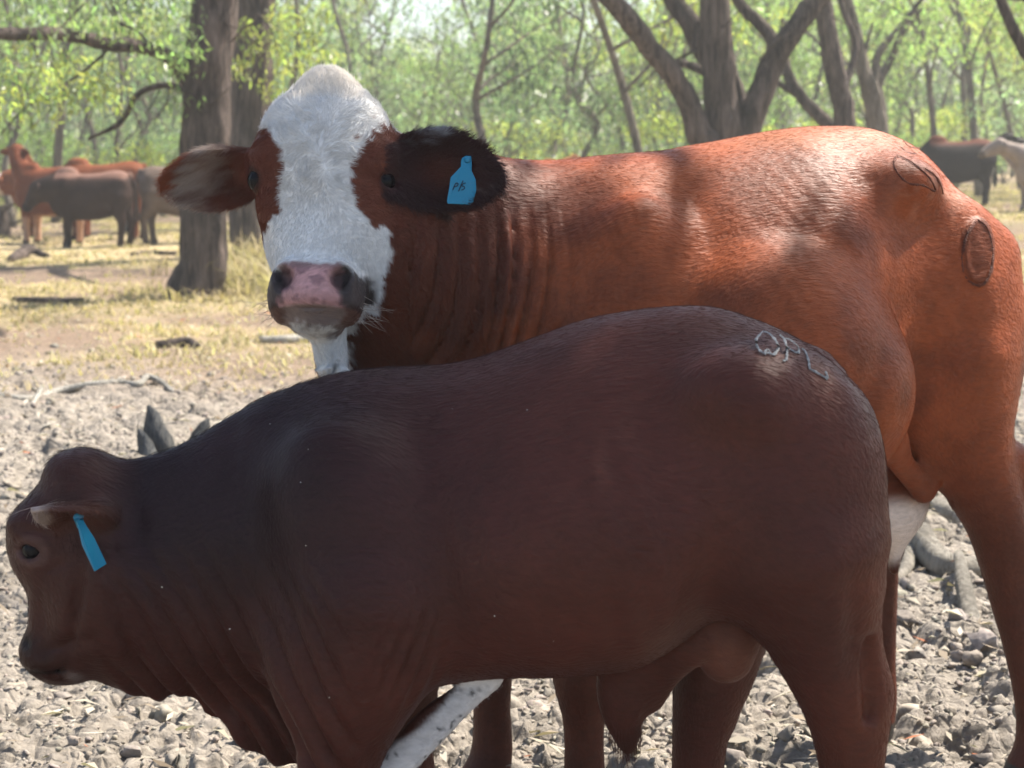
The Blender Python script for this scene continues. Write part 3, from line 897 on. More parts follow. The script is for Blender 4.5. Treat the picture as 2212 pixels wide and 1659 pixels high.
cl3 = [leaf_cloud([pix_at(1560 + G.normal() * 300, -120 - G.random() * 520, Y3 + G.normal() * 1.6) for _ in range(70)], .6, 60, .11, G, pal='mid'),
       leaf_cloud([pix_at(u, v, Y3 + 1.2) for u, v in [(1620, 40), (1590, 80), (1680, 30), (1400, 30), (1440, 70), (1500, 20), (1720, 20)]], .2, 35, .09, G, pal='yellow')]
hero_tree('gum_tree', b3, tr3, lm3, tw3, cl3, 'many stemmed tree with spreading boughs rising behind the middle of the cow', 'large paddock trees', seed=21)

# ---- leaning dark trunk right of it
Y4 = 23.5
b4 = pix_at(1836, 345, Y4); b4[2] = float(gz(b4[0], Y4))
tr4 = [(b4[0], Y4, b4[2] - .1, .26), (b4[0], Y4, b4[2] + .3, .19), P_(1826, 260, Y4, .15), P_(1812, 190, Y4, .14), P_(1795, 110, Y4, .135), P_(1782, 40, Y4, .13), P_(1776, 0, Y4, .125), P_(1760, -130, Y4, .10), P_(1740, -320, Y4, .03)]
lm4 = [[P_(1815, 300, Y4 + .1, .10), P_(1770, 250, Y4 + .2, .10), P_(1735, 215, Y4 + .3, .085), P_(1704, 165, Y4 + .4, .075), P_(1694, 110, Y4 + .5, .055), P_(1690, 40, Y4 + .6, .03)],
       [P_(1722, 205, Y4 + .3, .05), P_(1690, 185, Y4 + .3, .045), P_(1672, 170, Y4 + .3, .03)],
       [P_(1815, 215, Y4 + .1, .045), P_(1838, 150, Y4 + .3, .05), P_(1848, 90, Y4 + .4, .045), P_(1820, 20, Y4 + .5, .04), P_(1800, -60, Y4 + .6, .02)]]
tw4 = [T_([(1790, 60, Y4 - .2), (1800, 110, Y4 - .3), (1812, 140, Y4 - .3), (1830, 175, Y4 - .3)], .010, .004), T_([(1795, 35, Y4 - .2), (1840, 60, Y4 - .3), (1856, 58, Y4 - .3)], .012, .004)]
cl4 = [leaf_cloud([pix_at(1780 + G.normal() * 180, -110 - G.random() * 300, Y4 + G.normal()) for _ in range(36)], .5, 55, .11, G, pal='mid')]
hero_tree('gum_tree', b4, tr4, lm4, tw4, cl4, 'leaning dark trunk with a forked side bough behind the rump of the cow', 'large paddock trees', seed=31)

# ---- pale forked tree
Y5 = 26.0
b5 = pix_at(1905, 350, Y5); b5[2] = float(gz(b5[0], Y5))
tr5 = [(b5[0], Y5, b5[2] - .1, .24), P_(1898, 300, Y5, .17), P_(1890, 240, Y5, .15), P_(1878, 190, Y5, .14), P_(1862, 140, Y5, .11), P_(1850, 80, Y5, .10), P_(1828, 0, Y5, .09), P_(1800, -120, Y5, .07), P_(1790, -260, Y5, .02)]
lm5 = [[P_(1880, 200, Y5, .07), P_(1890, 160, Y5 + .1, .07), P_(1902, 110, Y5 + .2, .06), P_(1960, 40, Y5 + .3, .045), P_(2010, -30, Y5 + .4, .03)],
       [P_(1908, 330, Y5 + .5, .11), P_(1902, 240, Y5 + .5, .10), P_(1896, 180, Y5 + .5, .085), P_(1925, 130, Y5 + .6, .06), P_(1945, 80, Y5 + .6, .05), P_(1990, 20, Y5 + .7, .03)],
       [P_(1880, 215, Y5, .05), P_(1862, 170, Y5, .045), P_(1870, 110, Y5, .035), P_(1885, 50, Y5, .02)]]
tw5 = [T_([(1985, 20, Y5), (2030, 22, Y5 - .2), (2060, 35, Y5 - .3)], .010, .004), T_([(1960, 40, Y5), (1975, 90, Y5 - .2), (1980, 130, Y5 - .2)], .010, .004)]
cl5 = [leaf_cloud([pix_at(u, v, Y5 + .4 + G.normal() * .6) for u, v in [(1940, 60), (1990, 20), (1960, 110), (1915, 40), (2020, 60), (1900, 90), (1860, 30), (2000, 100)]], .3, 50, .11, G, pal='mid'),
       leaf_cloud([pix_at(1880 + G.normal() * 200, -100 - G.random() * 300, Y5 + G.normal()) for _ in range(34)], .5, 55, .12, G, pal='mid')]
hero_tree('gum_tree', b5, tr5, lm5, tw5, cl5, 'pale barked tree forking low just right of the leaning dark trunk', 'large paddock trees', bark=M_bark2, seed=41)

# ---- tree right of the frame whose bough enters the top right corner
Y6 = 15.0
b6 = pix_at(2480, 420, Y6); b6[2] = float(gz(b6[0], Y6))
tr6 = [(b6[0], Y6, b6[2] - .1, .34), P_(2470, 300, Y6, .24), P_(2460, 150, Y6, .22), P_(2455, 0, Y6, .20), P_(2450, -200, Y6, .16), P_(2440, -460, Y6, .05)]
lm6 = [[P_(2460, 300, Y6, .12), P_(2330, 210, Y6, .08), P_(2240, 140, Y6, .062), P_(2200, 85, Y6, .052), P_(2172, 25, Y6, .048), P_(2150, -40, Y6, .04), P_(2120, -130, Y6, .02)],
       [P_(2455, -40, Y6, .10), P_(2350, -10, Y6 - .4, .07), P_(2200, -12, Y6 - .8, .05), P_(2100, -18, Y6 - 1, .04), P_(2060, -8, Y6 - 1.1, .015)]]
cl6 = [leaf_cloud([pix_at(2380 + G.normal() * 170, -120 - G.random() * 300, Y6 + G.normal()) for _ in range(36)], .45, 55, .09, G, pal='mid'),
       leaf_cloud([pix_at(u, v, Y6 + .2) for u, v in [(2190, 10), (2140, 0), (2205, 60), (2090, 5)]], .16, 30, .07, G, pal='mid')]
hero_tree('gum_tree', b6, tr6, lm6, [], cl6, 'dark bough hanging into the top right corner of the view', 'large paddock trees', seed=51)

# ---- unseen tree right of the camera, crown shaped to keep the calf shaded
sd = np.array(sun_dir)
def up_sun(p, h):
    p = np.array(p, float)
    return p + sd * ((h - p[2]) / sd[2])
b7 = np.array((4.3, 2.0, 0.0))
tr7 = [(4.3, 2.0, -.1, .30), (4.3, 2.0, .3, .22), (4.25, 2.05, 1.5, .19), (4.1, 2.2, 2.8, .17), (3.9, 2.5, 3.8, .13), (3.6, 3.0, 4.5, .08), (3.2, 3.4, 4.9, .04)]
lm7 = [[(4.0, 2.4, 3.5, .09), (3.2, 2.9, 4.2, .07), (2.2, 3.8, 4.7, .04), (1.2, 4.5, 4.9, .015)], [(3.9, 2.5, 3.8, .08), (3.8, 3.8, 4.5, .05), (3.2, 5.0, 5.0, .02)], [(4.1, 2.2, 2.9, .08), (4.9, 1.8, 4.0, .05), (5.6, 1.6, 4.8, .02)],
       [(3.6, 3.0, 4.5, .05), (3.0, 4.2, 4.9, .035), (2.2, 5.6, 5.1, .025), (1.0, 7.0, 5.2, .012)]]
cen = []
for x in np.linspace(-.95, .70, 12):
    for z in np.linspace(.35, 1.18, 7):
        for y in (2.42, 2.60, 2.76):
            p = up_sun((x + G.normal() * .05, y + G.normal() * .04, z), 4.6 + G.random() * .7)
            cen.append(p)
cen = np.array(cen)
cl7 = [leaf_cloud(cen, .15, 26, .085, G, pal='mid', aspect=.34)]
# leaf sprays added up-sun to shade cow flank, thigh, calf shoulder and ground
spr = []
_A, _B = np.array((-math.cos(R(22)), -math.sin(R(22)), 0)), np.array((math.sin(R(22)), -math.cos(R(22)), 0))
for (a0, a1, z0, z1, bb, k) in [(.52, .84, .84, 1.16, .36, 70), (.06, .30, .30, .80, .22, 34)]:
    for _ in range(k):
        p = np.array((1.125, 3.82, 0)) + (a0 + (a1 - a0) * G.random()) * _A + bb * _B + np.array((0, 0, z0 + (z1 - z0) * G.random()))
        spr.append(up_sun(p, 4.7 + G.random() * .6))
for _ in range(40): spr.append(up_sun((-.21 + G.normal() * .09, 2.44 + G.normal() * .05, .97 + G.normal() * .08), 4.6 + G.random() * .6))
for _ in range(26): spr.append(up_sun((-1.62 + G.normal() * .22, 5.2 + G.normal() * .45, .03), 4.9 + G.random() * .5))
for _ in range(14): spr.append(up_sun((1.6 + G.normal() * .35, 5.4 + G.normal() * .5, .03), 4.9 + G.random() * .5))
cl7.append(leaf_cloud(spr, .085, 15, .075, G, pal='mid', aspect=.34))
cl7.append(leaf_cloud([(4.2 + G.normal() * .8, 1.6 + G.normal() * .6, 4.9 + G.normal() * .5) for _ in range(60)], .3, 40, .09, G, pal='mid'))
hero_tree('gum_tree', b7, tr7, lm7, [], cl7, 'unseen shade tree beside the camera with leafy boughs shaped to shade the calf', 'large paddock trees', seed=61)

# ---- young trees of the wood edge: a few shapes, each copied as its own tree
def young_tree(seed, h, pal, lean=.1):
    g = np.random.default_rng(seed)
    root = empty('young_gum_tree')
    top = np.array((g.normal() * lean * h, g.normal() * lean * h, h))
    stems = [branch_pts((0, 0, -.1), top, .035 + .008 * h, .012, g, 6, .035)]
    clouds, br = [], []
    S = np.array(stems[0])
    for k in range(9):
        t = .28 + .68 * (k + g.random()) / 9
        i = min(int(t * (len(S) - 1)), len(S) - 2); p = S[i, :3] + (S[i + 1, :3] - S[i, :3]) * (t * (len(S) - 1) - i)
        a = g.random() * 6.283; L = h * (.16 + .16 * g.random())
        e = p + np.array((math.cos(a) * L, math.sin(a) * L, L * (.35 + .7 * g.random())))
        br.append(branch_pts(p, e, .016 + .003 * h, .006, g, 3, .08))
        cs = [p + (e - p) * (.45 + .6 * g.random()) + g.normal(size=3) * .16 * L for _ in range(5)]
        clouds.append(leaf_cloud(cs, .10 * h * (.6 + .5 * g.random(5)), 42, .15, g, pal=pal, aspect=.27, var=.7))
    V, F = limb(stems[0], 3, 7, .06, seed)
    mesh_np('trunk', V, F, M_bark2, root)
    V, F = join_np([limb(b, 3, 5, .04, seed + i) for i, b in enumerate(br)])
    mesh_np('branches', V, F, M_bark2, root)
    leaf_obj('crown', clouds, root)
    return root
def shrub(seed, h, pal):
    g = np.random.default_rng(seed)
    root = empty('wattle_shrub')
    br = [branch_pts((0, 0, -.05), (g.normal() * .3 * h, g.normal() * .3 * h, h * (.6 + .3 * g.random())), .025, .008, g, 3, .06) for _ in range(6)]
    cs = [np.array((g.normal() * .32 * h, g.normal() * .32 * h, h * (.25 + .65 * g.random()))) for _ in range(34)]
    V, F = join_np([limb(b, 3, 5, .04, seed + i) for i, b in enumerate(br)])
    mesh_np('stems', V, F, M_bark, root)
    leaf_obj('foliage', [leaf_cloud(cs, .17 * h, 44, .13, g, pal=pal, aspect=.22, var=.7, droop=.3)], root)
    return root
def copy_tree(root):
    r = root.copy(); col.objects.link(r)
    for ch in [o for o in bpy.data.objects if o.parent == root]:
        c = ch.copy(); col.objects.link(c); c.parent = r
    return r
def bake(root):
    """mesh parts of a template as numpy, for the far wood"""
    out = []
    for ch in [o for o in bpy.data.objects if o.parent == root]:
        me = ch.data
        V = np.zeros(len(me.vertices) * 3, np.float32); me.vertices.foreach_get('co', V)
        out.append((ch.name, V.reshape(-1, 3), me))
    return out
YT = [(young_tree(101, 5.2, 'mid'), 5.2, 'green'), (young_tree(102, 6.5, 'yellow'), 6.5, 'yellow green'), (young_tree(103, 7.5, 'mid'), 7.5, 'green'), (young_tree(104, 6.0, 'blue'), 6.0, 'blue green'), (young_tree(105, 8.5, 'bright'), 8.5, 'bright green'), (young_tree(106, 7.0, 'dark'), 7.0, 'dark green')]
SH = [(shrub(111, 2.2, 'bright'), 2.2, 'bright green'), (shrub(112, 1.8, 'mid'), 1.8, 'green'), (shrub(113, 2.6, 'blue'), 2.6, 'blue green'), (shrub(114, 2.0, 'yellow'), 2.0, 'yellow green')]
used = set()
def place(lst, k, x, y, s, rz, label, cat, group):
    root, h, cn = lst[k % len(lst)]
    o = root if id(root) not in used else copy_tree(root)
    used.add(id(root))
    o.location = (x, y, float(gz(x, y)) - .03); o.scale = (s, s, s); o.rotation_euler = (0, 0, rz)
    tag(o, label(cn) if callable(label) else label, cat, group)
    return o
gT = np.random.default_rng(909)
YSPOT = []
for i in range(96):
    Y = 30 + 34 * (i / 96) ** .8 + gT.normal() * 1.5
    u = (i * 0.6180339 % 1.0) * 2600 - 200
    if u < 420 and Y < 33: Y += 5
    if 850 < u < 1010: Y = 34 + .6 * (Y - 30)
    YSPOT.append(((u - 1106) / 3640 * Y, Y, gT.integers(0, 6), (.75 + .5 * gT.random()) * (.62 if 850 < u < 1010 else 1), gT.random() * 6.28))
ORD = ['leftmost', 'second', 'third', 'fourth', 'fifth', 'sixth', 'seventh', 'eighth', 'ninth', 'tenth', 'eleventh', 'twelfth', 'thirteenth', 'fourteenth', 'fifteenth', 'sixteenth', 'seventeenth', 'eighteenth', 'nineteenth', 'twentieth']
ORD += ['twenty-' + w for w in ('first', 'second', 'third', 'fourth', 'fifth', 'sixth', 'seventh', 'eighth', 'ninth')] + ['thirtieth'] + ['thirty-' + w for w in ('first', 'second', 'third', 'fourth', 'fifth', 'sixth', 'seventh', 'eighth', 'ninth')]
def by_kind(items, lst, text):
    # items: (o, x/y, colour word); labels tell each by its colour and its place from the left
    kinds = {}
    for o, q, cn in items: kinds.setdefault(cn, []).append((q, o))
    for cn, L in kinds.items():
        for i, (q, o) in enumerate(sorted(L, key=lambda t: t[0])):
            o['label'] = text % ('leftmost', cn, '') if i == 0 else text % (ORD[i], cn, 'from the left ')
items = []
for x, y, k, s, rz in YSPOT:
    o = place(YT, k, x, y, s, rz, 'young gum tree', 'tree', 'young gum trees of the wood edge')
    items.append((o, x / y, YT[k % 6][2] + (' spindly' if k == 2 else '')))
by_kind(items, YT, '%s %s young gum tree %sin the wood edge')
items = []
for i in range(60):
    Y = 31 + 22 * gT.random(); u = ((i * 0.7548777 + .2) % 1.0) * 2500 - 150; k = int(gT.integers(0, 4))
    o = place(SH, k, (u - 1106) / 3640 * Y, Y, .6 + .6 * gT.random(), gT.random() * 6.28, 'wattle shrub', 'shrub', 'wattle shrubs under the trees')
    items.append((o, (u - 1106) / 3640, SH[k][2]))
by_kind(items, SH, '%s low %s wattle shrub %sunder the trees')

def far_wood():
    g = np.random.default_rng(404)
    clouds, stems = [], []
    pals = ['mid', 'blue', 'dark', 'mid', 'bright', 'yellow']
    for i in range(180):
        Y = 66 + 75 * g.random(); x = ((g.random() * 2 - 1) * .42) * Y
        h = Y * (.065 + .07 * g.random()); z0 = float(gz(x, Y)); uu = 1106 + 3640 * x / Y
        if 800 < uu < 1060 or 1240 < uu < 1330: h *= .6
        stems.append(limb([(x, Y, z0 - .2, .16), (x + g.normal() * .3, Y, z0 + h * .5, .12), (x + g.normal() * .6, Y, z0 + h, .04)], 2, 5, .05, i))
        cs = [(x + g.normal() * 1.5, Y + g.normal() * 1.5, z0 + h * (.12 + .9 * g.random())) for _ in range(22)]
        clouds.append(leaf_cloud(cs, 1.0, 30, .42, g, pal=pals[g.integers(0, 6)], aspect=.4, var=.7))
    V, F = join_np([(v, f) for v, f, c in clouds])
    o = mesh_np('far_woodland', V, F, M_leaf, smooth=False)
    set_color(o, np.concatenate([c for v, f, c in clouds]))
    tag(o, 'hazy green woodland closing the view far behind the paddock', 'woodland', kind='stuff')
    V, F = join_np(stems)
    o2 = mesh_np('woodland_trunks', V, F, M_bark2)
    tag(o2, 'thin far trunks in the hazy woodland behind the paddock', 'woodland', kind='stuff')
far_wood()

# ---- dusty air
def haze():
    lo, hi = np.array((-75., -6., -1.2)), np.array((75., 150., 26.))
    V = [(x, y, z) for x in (lo[0], hi[0]) for y in (lo[1], hi[1]) for z in (lo[2], hi[2])]
    F = np.array([(0, 1, 3, 2), (4, 6, 7, 5), (0, 4, 5, 1), (2, 3, 7, 6), (0, 2, 6, 4), (1, 5, 7, 3)])
    m = bpy.data.materials.new('dusty_air'); m.use_nodes = True
    nt = m.node_tree; nt.nodes.remove(nt.nodes['Principled BSDF'])
    pv = nt.nodes.new('ShaderNodeVolumePrincipled')
    pv.inputs['Color'].default_value = (.93, .94, .90, 1)
    pv.inputs['Density'].default_value = HAZE
    pv.inputs['Anisotropy'].default_value = .3
    nt.links.new(pv.outputs[0], nt.nodes['Material Output'].inputs['Volume'])
    o = mesh_np('haze', V, F, m, smooth=False)
    tag(o, 'pale dusty haze hanging in the paddock air', 'haze', kind='stuff')
HAZE = .0021
if HAZE: haze()
# ================================================================== the bull calf
M_coat = coat_mat('cattle_coat', rough=0.46, sheen=0.0, bump=0.55, spec=0.15)
M_coat_far = coat_mat('herd_coat', rough=0.7, sheen=0.0, bump=0.2, spec=0.06)
M_hair = hair_mat('cattle_hair', rough=0.55, spec=0.2)
M_eye, _n, _l, _b = new_mat('wet_eye')
_b.inputs['Base Color'].default_value = (0.006, 0.005, 0.006, 1); _b.inputs['Roughness'].default_value = 0.12; _b.inputs['Specular IOR Level'].default_value = 0.12
M_tag, _n, _l, _b = new_mat('blue_ear_tag')
_t = _n.new('ShaderNodeTexNoise'); _t.inputs['Scale'].default_value = 60; _t.inputs['Detail'].default_value = 5
_r = _n.new('ShaderNodeValToRGB')
_r.color_ramp.elements[0].color = (0.0, 0.17, 0.30, 1); _r.color_ramp.elements[1].color = (0.015, 0.24, 0.38, 1)
_l.new(_t.outputs['Fac'], _r.inputs['Fac']); _l.new(_r.outputs['Color'], _b.inputs['Base Color']); _b.inputs['Roughness'].default_value = 0.4
M_ink = simple('faded_ink', (0.02, 0.03, 0.05), 0.8, 0.3, 40)
M_brand = simple('brand_white_hair', (0.25, 0.25, 0.245), 0.85, 0.35, 160, 0.4, 300)
M_scar = simple('brand_scar', (0.13, 0.038, 0.020), 0.75, 0.4, 120, 0.4, 300)
M_hoof = simple('hoof_horn', (0.05, 0.045, 0.04), 0.6, 0.3, 30)
M_speck = simple('straw_speck', (0.7, 0.68, 0.62), 0.8, 0.2, 60)

def eyeball(name, c, r, parent, squash=(1, 1, 1)):
    n, m = 20, 12
    th = np.linspace(0, 2 * math.pi, n, endpoint=False); ph = np.linspace(0, math.pi, m)
    V = np.array([[math.sin(p) * math.cos(t) * squash[0], math.sin(p) * math.sin(t) * squash[1], math.cos(p) * squash[2]] for p in ph for t in th]) * r + np.array(c)
    i = np.arange(m - 1)[:, None] * n + np.arange(n)[None]; j = np.arange(m - 1)[:, None] * n + (np.arange(n)[None] + 1) % n
    return mesh_np(name, V, np.stack([i, i + n, j + n, j], -1).reshape(-1, 4), M_eye, parent)

def tag_mesh(name, outline, o, ex, ey, ez, th, parent):
    """flat plastic tag: outline in (ex,ey), thickness along ez"""
    o, ex, ey, ez = [np.array(v, float) for v in (o, ex, ey, ez)]
    P = np.array(outline, float)
    n = len(P)
    base = o + P[:, :1] * ex + P[:, 1:2] * ey
    bend = -0.10 * (P[:, 1:2] ** 2) / 0.08 * ez
    V = np.vstack([base + bend + ez * th / 2, base + bend - ez * th / 2])
    me = bpy.data.meshes.new(name)
    k = list(range(n))
    me.from_pydata([tuple(v) for v in V], [], [k, [n + i for i in reversed(k)]] + [[i, n + i, n + (i + 1) % n, (i + 1) % n] for i in k])
    me.materials.append(M_tag)
    ob = bpy.data.objects.new(name, me); col.objects.link(ob); ob.parent = parent
    bv = ob.modifiers.new('soft_edges', 'BEVEL'); bv.width = th * 0.3; bv.segments = 2
    return ob

def stroke(name, pts, V, N, rad, parent, mat, facing, lift=0.0, wob=0.0, sub=8):
    """a brand stroke laid on the skin along given points"""
    P = catmull(np.array(pts, float), sub)
    out = []
    for p in P:
        q, nn = on_skin(V, N, p, facing=facing)
        d = (p - q) - nn * ((p - q) @ nn)
        out.append(q + d * 0.9 + nn * lift)
    out = np.array(out)
    if len(out) > 4:
        for _ in range(2):
            out[1:-1] = 0.25 * out[:-2] + 0.5 * out[1:-1] + 0.25 * out[2:]
    g = np.random.default_rng(len(pts) * 7)
    rr = rad * (1 + wob * g.normal(size=len(out)))
    rr[0] *= 0.5; rr[-1] *= 0.5
    Vt, Ft = tube_np(out, np.clip(rr, rad * 0.35, rad * 1.8), 6)
    return mesh_np(name, Vt, Ft, mat, parent)

CALF_O = (0.0, 2.60)
calf = empty('calf', (CALF_O[0], CALF_O[1], 0))
tag(calf, 'dark red-brown bull calf with lowered head standing in front of the white-faced cow', 'calf')

def build_calf():
    f = Field((-0.86, -0.34, -0.01), (0.66, 0.34, 1.22), 0.0056)
    # trunk
    f.loft([(-.38, .98, .62, .09, 0), (-.30, 1.035, .58, .15, 0), (-.2, 1.058, .565, .195, 0), (-.1, 1.072, .578, .215, 0), (0, 1.105, .592, .228, 0),
            (.1, 1.142, .60, .238, 0), (.2, 1.163, .615, .238, 0), (.3, 1.167, .69, .225, 0), (.38, 1.146, .73, .205, 0), (.45, 1.113, .73, .175, 0), (.51, 1.068, .74, .13, 0)],
           k=0.03, n=2.15, pear=0.16, ridge=0.10)
    # ribs / belly roundness
    f.ell((0.09, 0, 0.815), (.28, .25, .205), 0.05)
    # neck and dewlap
    f.loft([(-.66, .915, .62, .075, 0), (-.60, .925, .60, .085, 0), (-.52, .95, .575, .10, 0), (-.44, .995, .575, .12, 0), (-.36, 1.036, .58, .145, 0), (-.25, 1.056, .6, .175, 0), (-.13, 1.055, .64, .17, 0), (0., 1.04, .7, .14, 0), (.08, 1.0, .76, .08, 0)],
           k=0.05, n=2.0, pear=0.05, ridge=0.15)
    f.loft([(-.67, .70, .585, .035, 0), (-.64, .72, .562, .045, 0), (-.60, .74, .547, .05, 0), (-.56, .74, .542, .048, 0), (-.525, .74, .556, .042, 0), (-.505, .74, .545, .038, 0), (-.485, .74, .513, .034, 0),
            (-.453, .74, .500, .034, 0), (-.435, .74, .468, .036, 0), (-.384, .74, .438, .04, 0), (-.34, .74, .432, .045, 0), (-.28, .74, .46, .06, 0), (-.2, .74, .52, .08, 0)],
           k=0.05, n=2.4, pear=-0.25)
    for s in (-1, 1):
        f.ell((-.235, s * .135, .80), (.115, .085, .21), 0.07, M=[(.97, 0, .24), (0, 1, 0), (-.24, 0, .97)])       # shoulder blade
        f.ell((-.27, s * .12, .63), (.10, .07, .12), 0.06)
        f.ell((.415, s * .105, .895), (.148, .125, .215), 0.06)      # thigh
        f.ell((.33, s * .165, 1.06), (.07, .05, .05), 0.07)        # hip bone
        f.ell((.37, s * .15, .83), (.09, .065, .10), 0.06)          # stifle
    # legs (near side is -y)
    f.chain([(.44, -.12, .80, .125), (.475, -.125, .66, .078), (.50, -.125, .585, .064), (.515, -.12, .50, .050), (.518, -.12, .42, .043), (.505, -.12, .25, .037), (.497, -.12, .13, .042), (.475, -.12, .035, .05)], 0.035)
    f.chain([(.50, -.125, .70, .035), (.553, -.125, .605, .022), (.545, -.125, .56, .026), (.53, -.12, .47, .025)], 0.035)
    f.chain([(.527, -.178, .68, .012), (.533, -.176, .62, .012), (.532, -.168, .57, .008)], 0.02, cut=True)
    f.chain([(.42, .12, .80, .12), (.36, .12, .64, .078), (.33, .12, .53, .061), (.315, .12, .43, .047), (.305, .12, .25, .038), (.295, .12, .12, .042), (.275, .12, .035, .05)], 0.035)
    f.chain([(.38, .12, .64, .03), (.372, .12, .555, .028), (.345, .12, .47, .025)], 0.03)
    f.chain([(-.215, -.125, .74, .12), (-.235, -.125, .60, .086), (-.262, -.12, .49, .064), (-.27, -.12, .39, .052), (-.272, -.12, .33, .050), (-.272, -.12, .2, .034), (-.275, -.12, .1, .038), (-.29, -.12, .035, .048)], 0.04)
    f.chain([(-.195, .12, .70, .11), (-.185, .12, .54, .066), (-.178, .11, .42, .045), (-.172, .11, .34, .046), (-.168, .11, .2, .034), (-.165, .11, .1, .038), (-.18, .11, .035, .048)], 0.04)
    # white skin fold inside the foreleg
    f.chain([(-.03, -.05, .585, .016), (-.08, -.065, .557, .024), (-.13, -.075, .515, .030), (-.175, -.08, .465, .026), (-.21, -.08, .43, .014)], 0.012, axis=(0, 1, 0), squash=0.5)
    # sheath and scrotum
    f.chain([(.26, 0, .63, .04), (.20, 0, .60, .050), (.182, 0, .56, .048), (.178, 0, .515, .034), (.184, 0, .475, .020), (.186, 0, .458, .012)], 0.025, axis=(0, 1, 0), squash=0.7)
    f.chain([(.29, -.05, .64, .028), (.245, -.02, .60, .03), (.225, 0, .54, .02)], 0.03, axis=(0, 1, 0), squash=0.5)
    f.chain([(.35, 0, .74, .05), (.345, -.02, .67, .054), (.338, -.02, .618, .045)], 0.012, axis=(0, 1, 0), squash=0.85)
    # tail
    f.chain([(.47, 0, 1.065, .035), (.535, 0, .99, .022), (.553, .02, .85, .018), (.553, .05, .65, .016), (.55, .06, .45, .02), (.56, .04, .34, .03), (.56, .04, .27, .008)], 0.02)
    # head, in profile
    f.ell((-.672, 0, .865), (.068, .072, .072), 0.04)
    f.ell((-.685, 0, .912), (.040, .045, .026), 0.03)
    f.ell((-.712, 0, .795), (.082, .076, .082), 0.04)
    f.chain([(-.70, 0, .80, .075), (-.706, 0, .72, .058), (-.714, 0, .66, .053), (-.722, 0, .625, .052)], 0.03)
    f.ell((-.728, 0, .618), (.053, .056, .040), 0.02)
    f.ell((-.712, 0, .593), (.032, .036, .018), 0.012)
    f.chain([(-.60, 0, .74, .10), (-.64, 0, .68, .075), (-.68, 0, .625, .04), (-.71, 0, .602, .025)], 0.04)
    for s in (-1, 1):
        f.ell((-.64, s * .045, .735), (.07, .045, .095), 0.04)
        f.ell((-.745, s * .052, .835), (.032, .026, .018), 0.03)           # brow
        f.ell((-.738, s * .066, .797), (.019, .014, .016), 0.012, cut=True)  # eye socket
        f.chain([(-.76, s * .060, .812, .006), (-.738, s * .074, .818, .007), (-.716, s * .070, .806, .006)], 0.012)
        f.chain([(-.757, s * .062, .785, .005), (-.736, s * .072, .780, .005), (-.716, s * .069, .79, .005)], 0.012)
        f.ell((-.766, s * .044, .643), (.012, .012, .009), 0.008, cut=True)  # nostril
        f.chain([(-.69, s * .050, .735, .01), (-.70, s * .048, .68, .009), (-.705, s * .044, .63, .008)], 0.02)   # cheek ridge
    # mouth
    f.chain([(-.765, -.07, .596, .0035), (-.73, -.07, .597, .0035), (-.70, -.06, .603, .0035)], 0.006, axis=(0, 1, 0), squash=9.0, cut=True)
    # ears
    e1 = np.array((-.72, -.66, .14)); e1 /= np.linalg.norm(e1)
    e3 = np.array((-.45, -.75, -.42)); e3 -= e1 * (e3 @ e1); e3 /= np.linalg.norm(e3)
    f.ear((-.625, -.066, .853), e1, np.cross(e3, e1), e3, .122, .042, cup=0.6, th=.006, k=0.014)
    f.ell((-.628, -.064, .853), (.026, .03, .024), 0.02)
    e1b = np.array((-.2, .93, .05)); e1b /= np.linalg.norm(e1b)
    e3b = np.array((-.9, -.2, .1)); e3b -= e1b * (e3b @ e1b); e3b /= np.linalg.norm(e3b)
    f.ear((-.635, .062, .855), e1b, np.cross(e3b, e1b), e3b, .155, .045, cup=0.5, th=.006, k=0.014)
    f.ell((-.635, .062, .855), (.026, .03, .026), 0.02)
    V, Q = f.mesh(3)
    N = normals(V, Q)
    x, y, z = V[:, 0], V[:, 1], V[:, 2]
    # folds of loose skin on neck, dewlap and shoulder
    side = sstep(0.15, 0.6, np.abs(N[:, 1]))
    m = sstep(-.20, -.30, x) * sstep(-.66, -.55, x) * sstep(.86, .70, z) * side
    ph = (x * 1.0 + 0.55 * (z - .6) + .035 * noise3(V, 9, 4)) / 0.042
    disp = m * .022 * (np.abs(np.sin(np.pi * ph)) ** .7 - .6) * (0.35 + 0.65 * sstep(.75, .5, z))
    # elbow wrinkles
    m2 = np.exp(-(((x + .15) / .05) ** 2 + ((z - .66) / .07) ** 2)) * side
    disp += m2 * .004 * np.sin((x - .4 * z) * 260)
    # ribs
    m3 = sstep(-.12, -.02, x) * sstep(.30, .2, x) * sstep(.62, .7, z) * sstep(1.05, .9, z) * side
    disp += m3 * .0016 * np.sin((x + .25 * z) * 110)
    disp += .003 * (fbm(V, 14, 3, 2) - .5)
    # hollows: behind the shoulder blade, flank, in front of the thigh; crest of the shoulder
    def dent(cx, cz, rx, rz, a, amp):
        ca, sa = math.cos(a), math.sin(a)
        p, q = (x - cx) * ca + (z - cz) * sa, -(x - cx) * sa + (z - cz) * ca
        return amp * np.exp(-((p / rx) ** 2 + (q / rz) ** 2)) * side
    disp += dent(-.115, .84, .035, .17, .15, -.012) + dent(.235, .96, .07, .10, .3, -.014) + dent(.285, .78, .035, .11, -.25, -.012) + dent(-.36, .80, .04, .16, .35, -.010)
    disp += dent(-.672, .70, .010, .085, -.25, -.011) + dent(-.63, .77, .03, .06, 0, .008) + dent(-.69, .648, .045, .009, .35, -.008) + dent(-.592, .70, .018, .09, .15, -.011) + dent(-.735, .832, .03, .007, -.2, -.005) + dent(-.70, .775, .028, .006, .5, -.004) + dent(-.745, .70, .012, .05, -.1, .004) + dent(-.575, .86, .02, .06, .1, -.008)
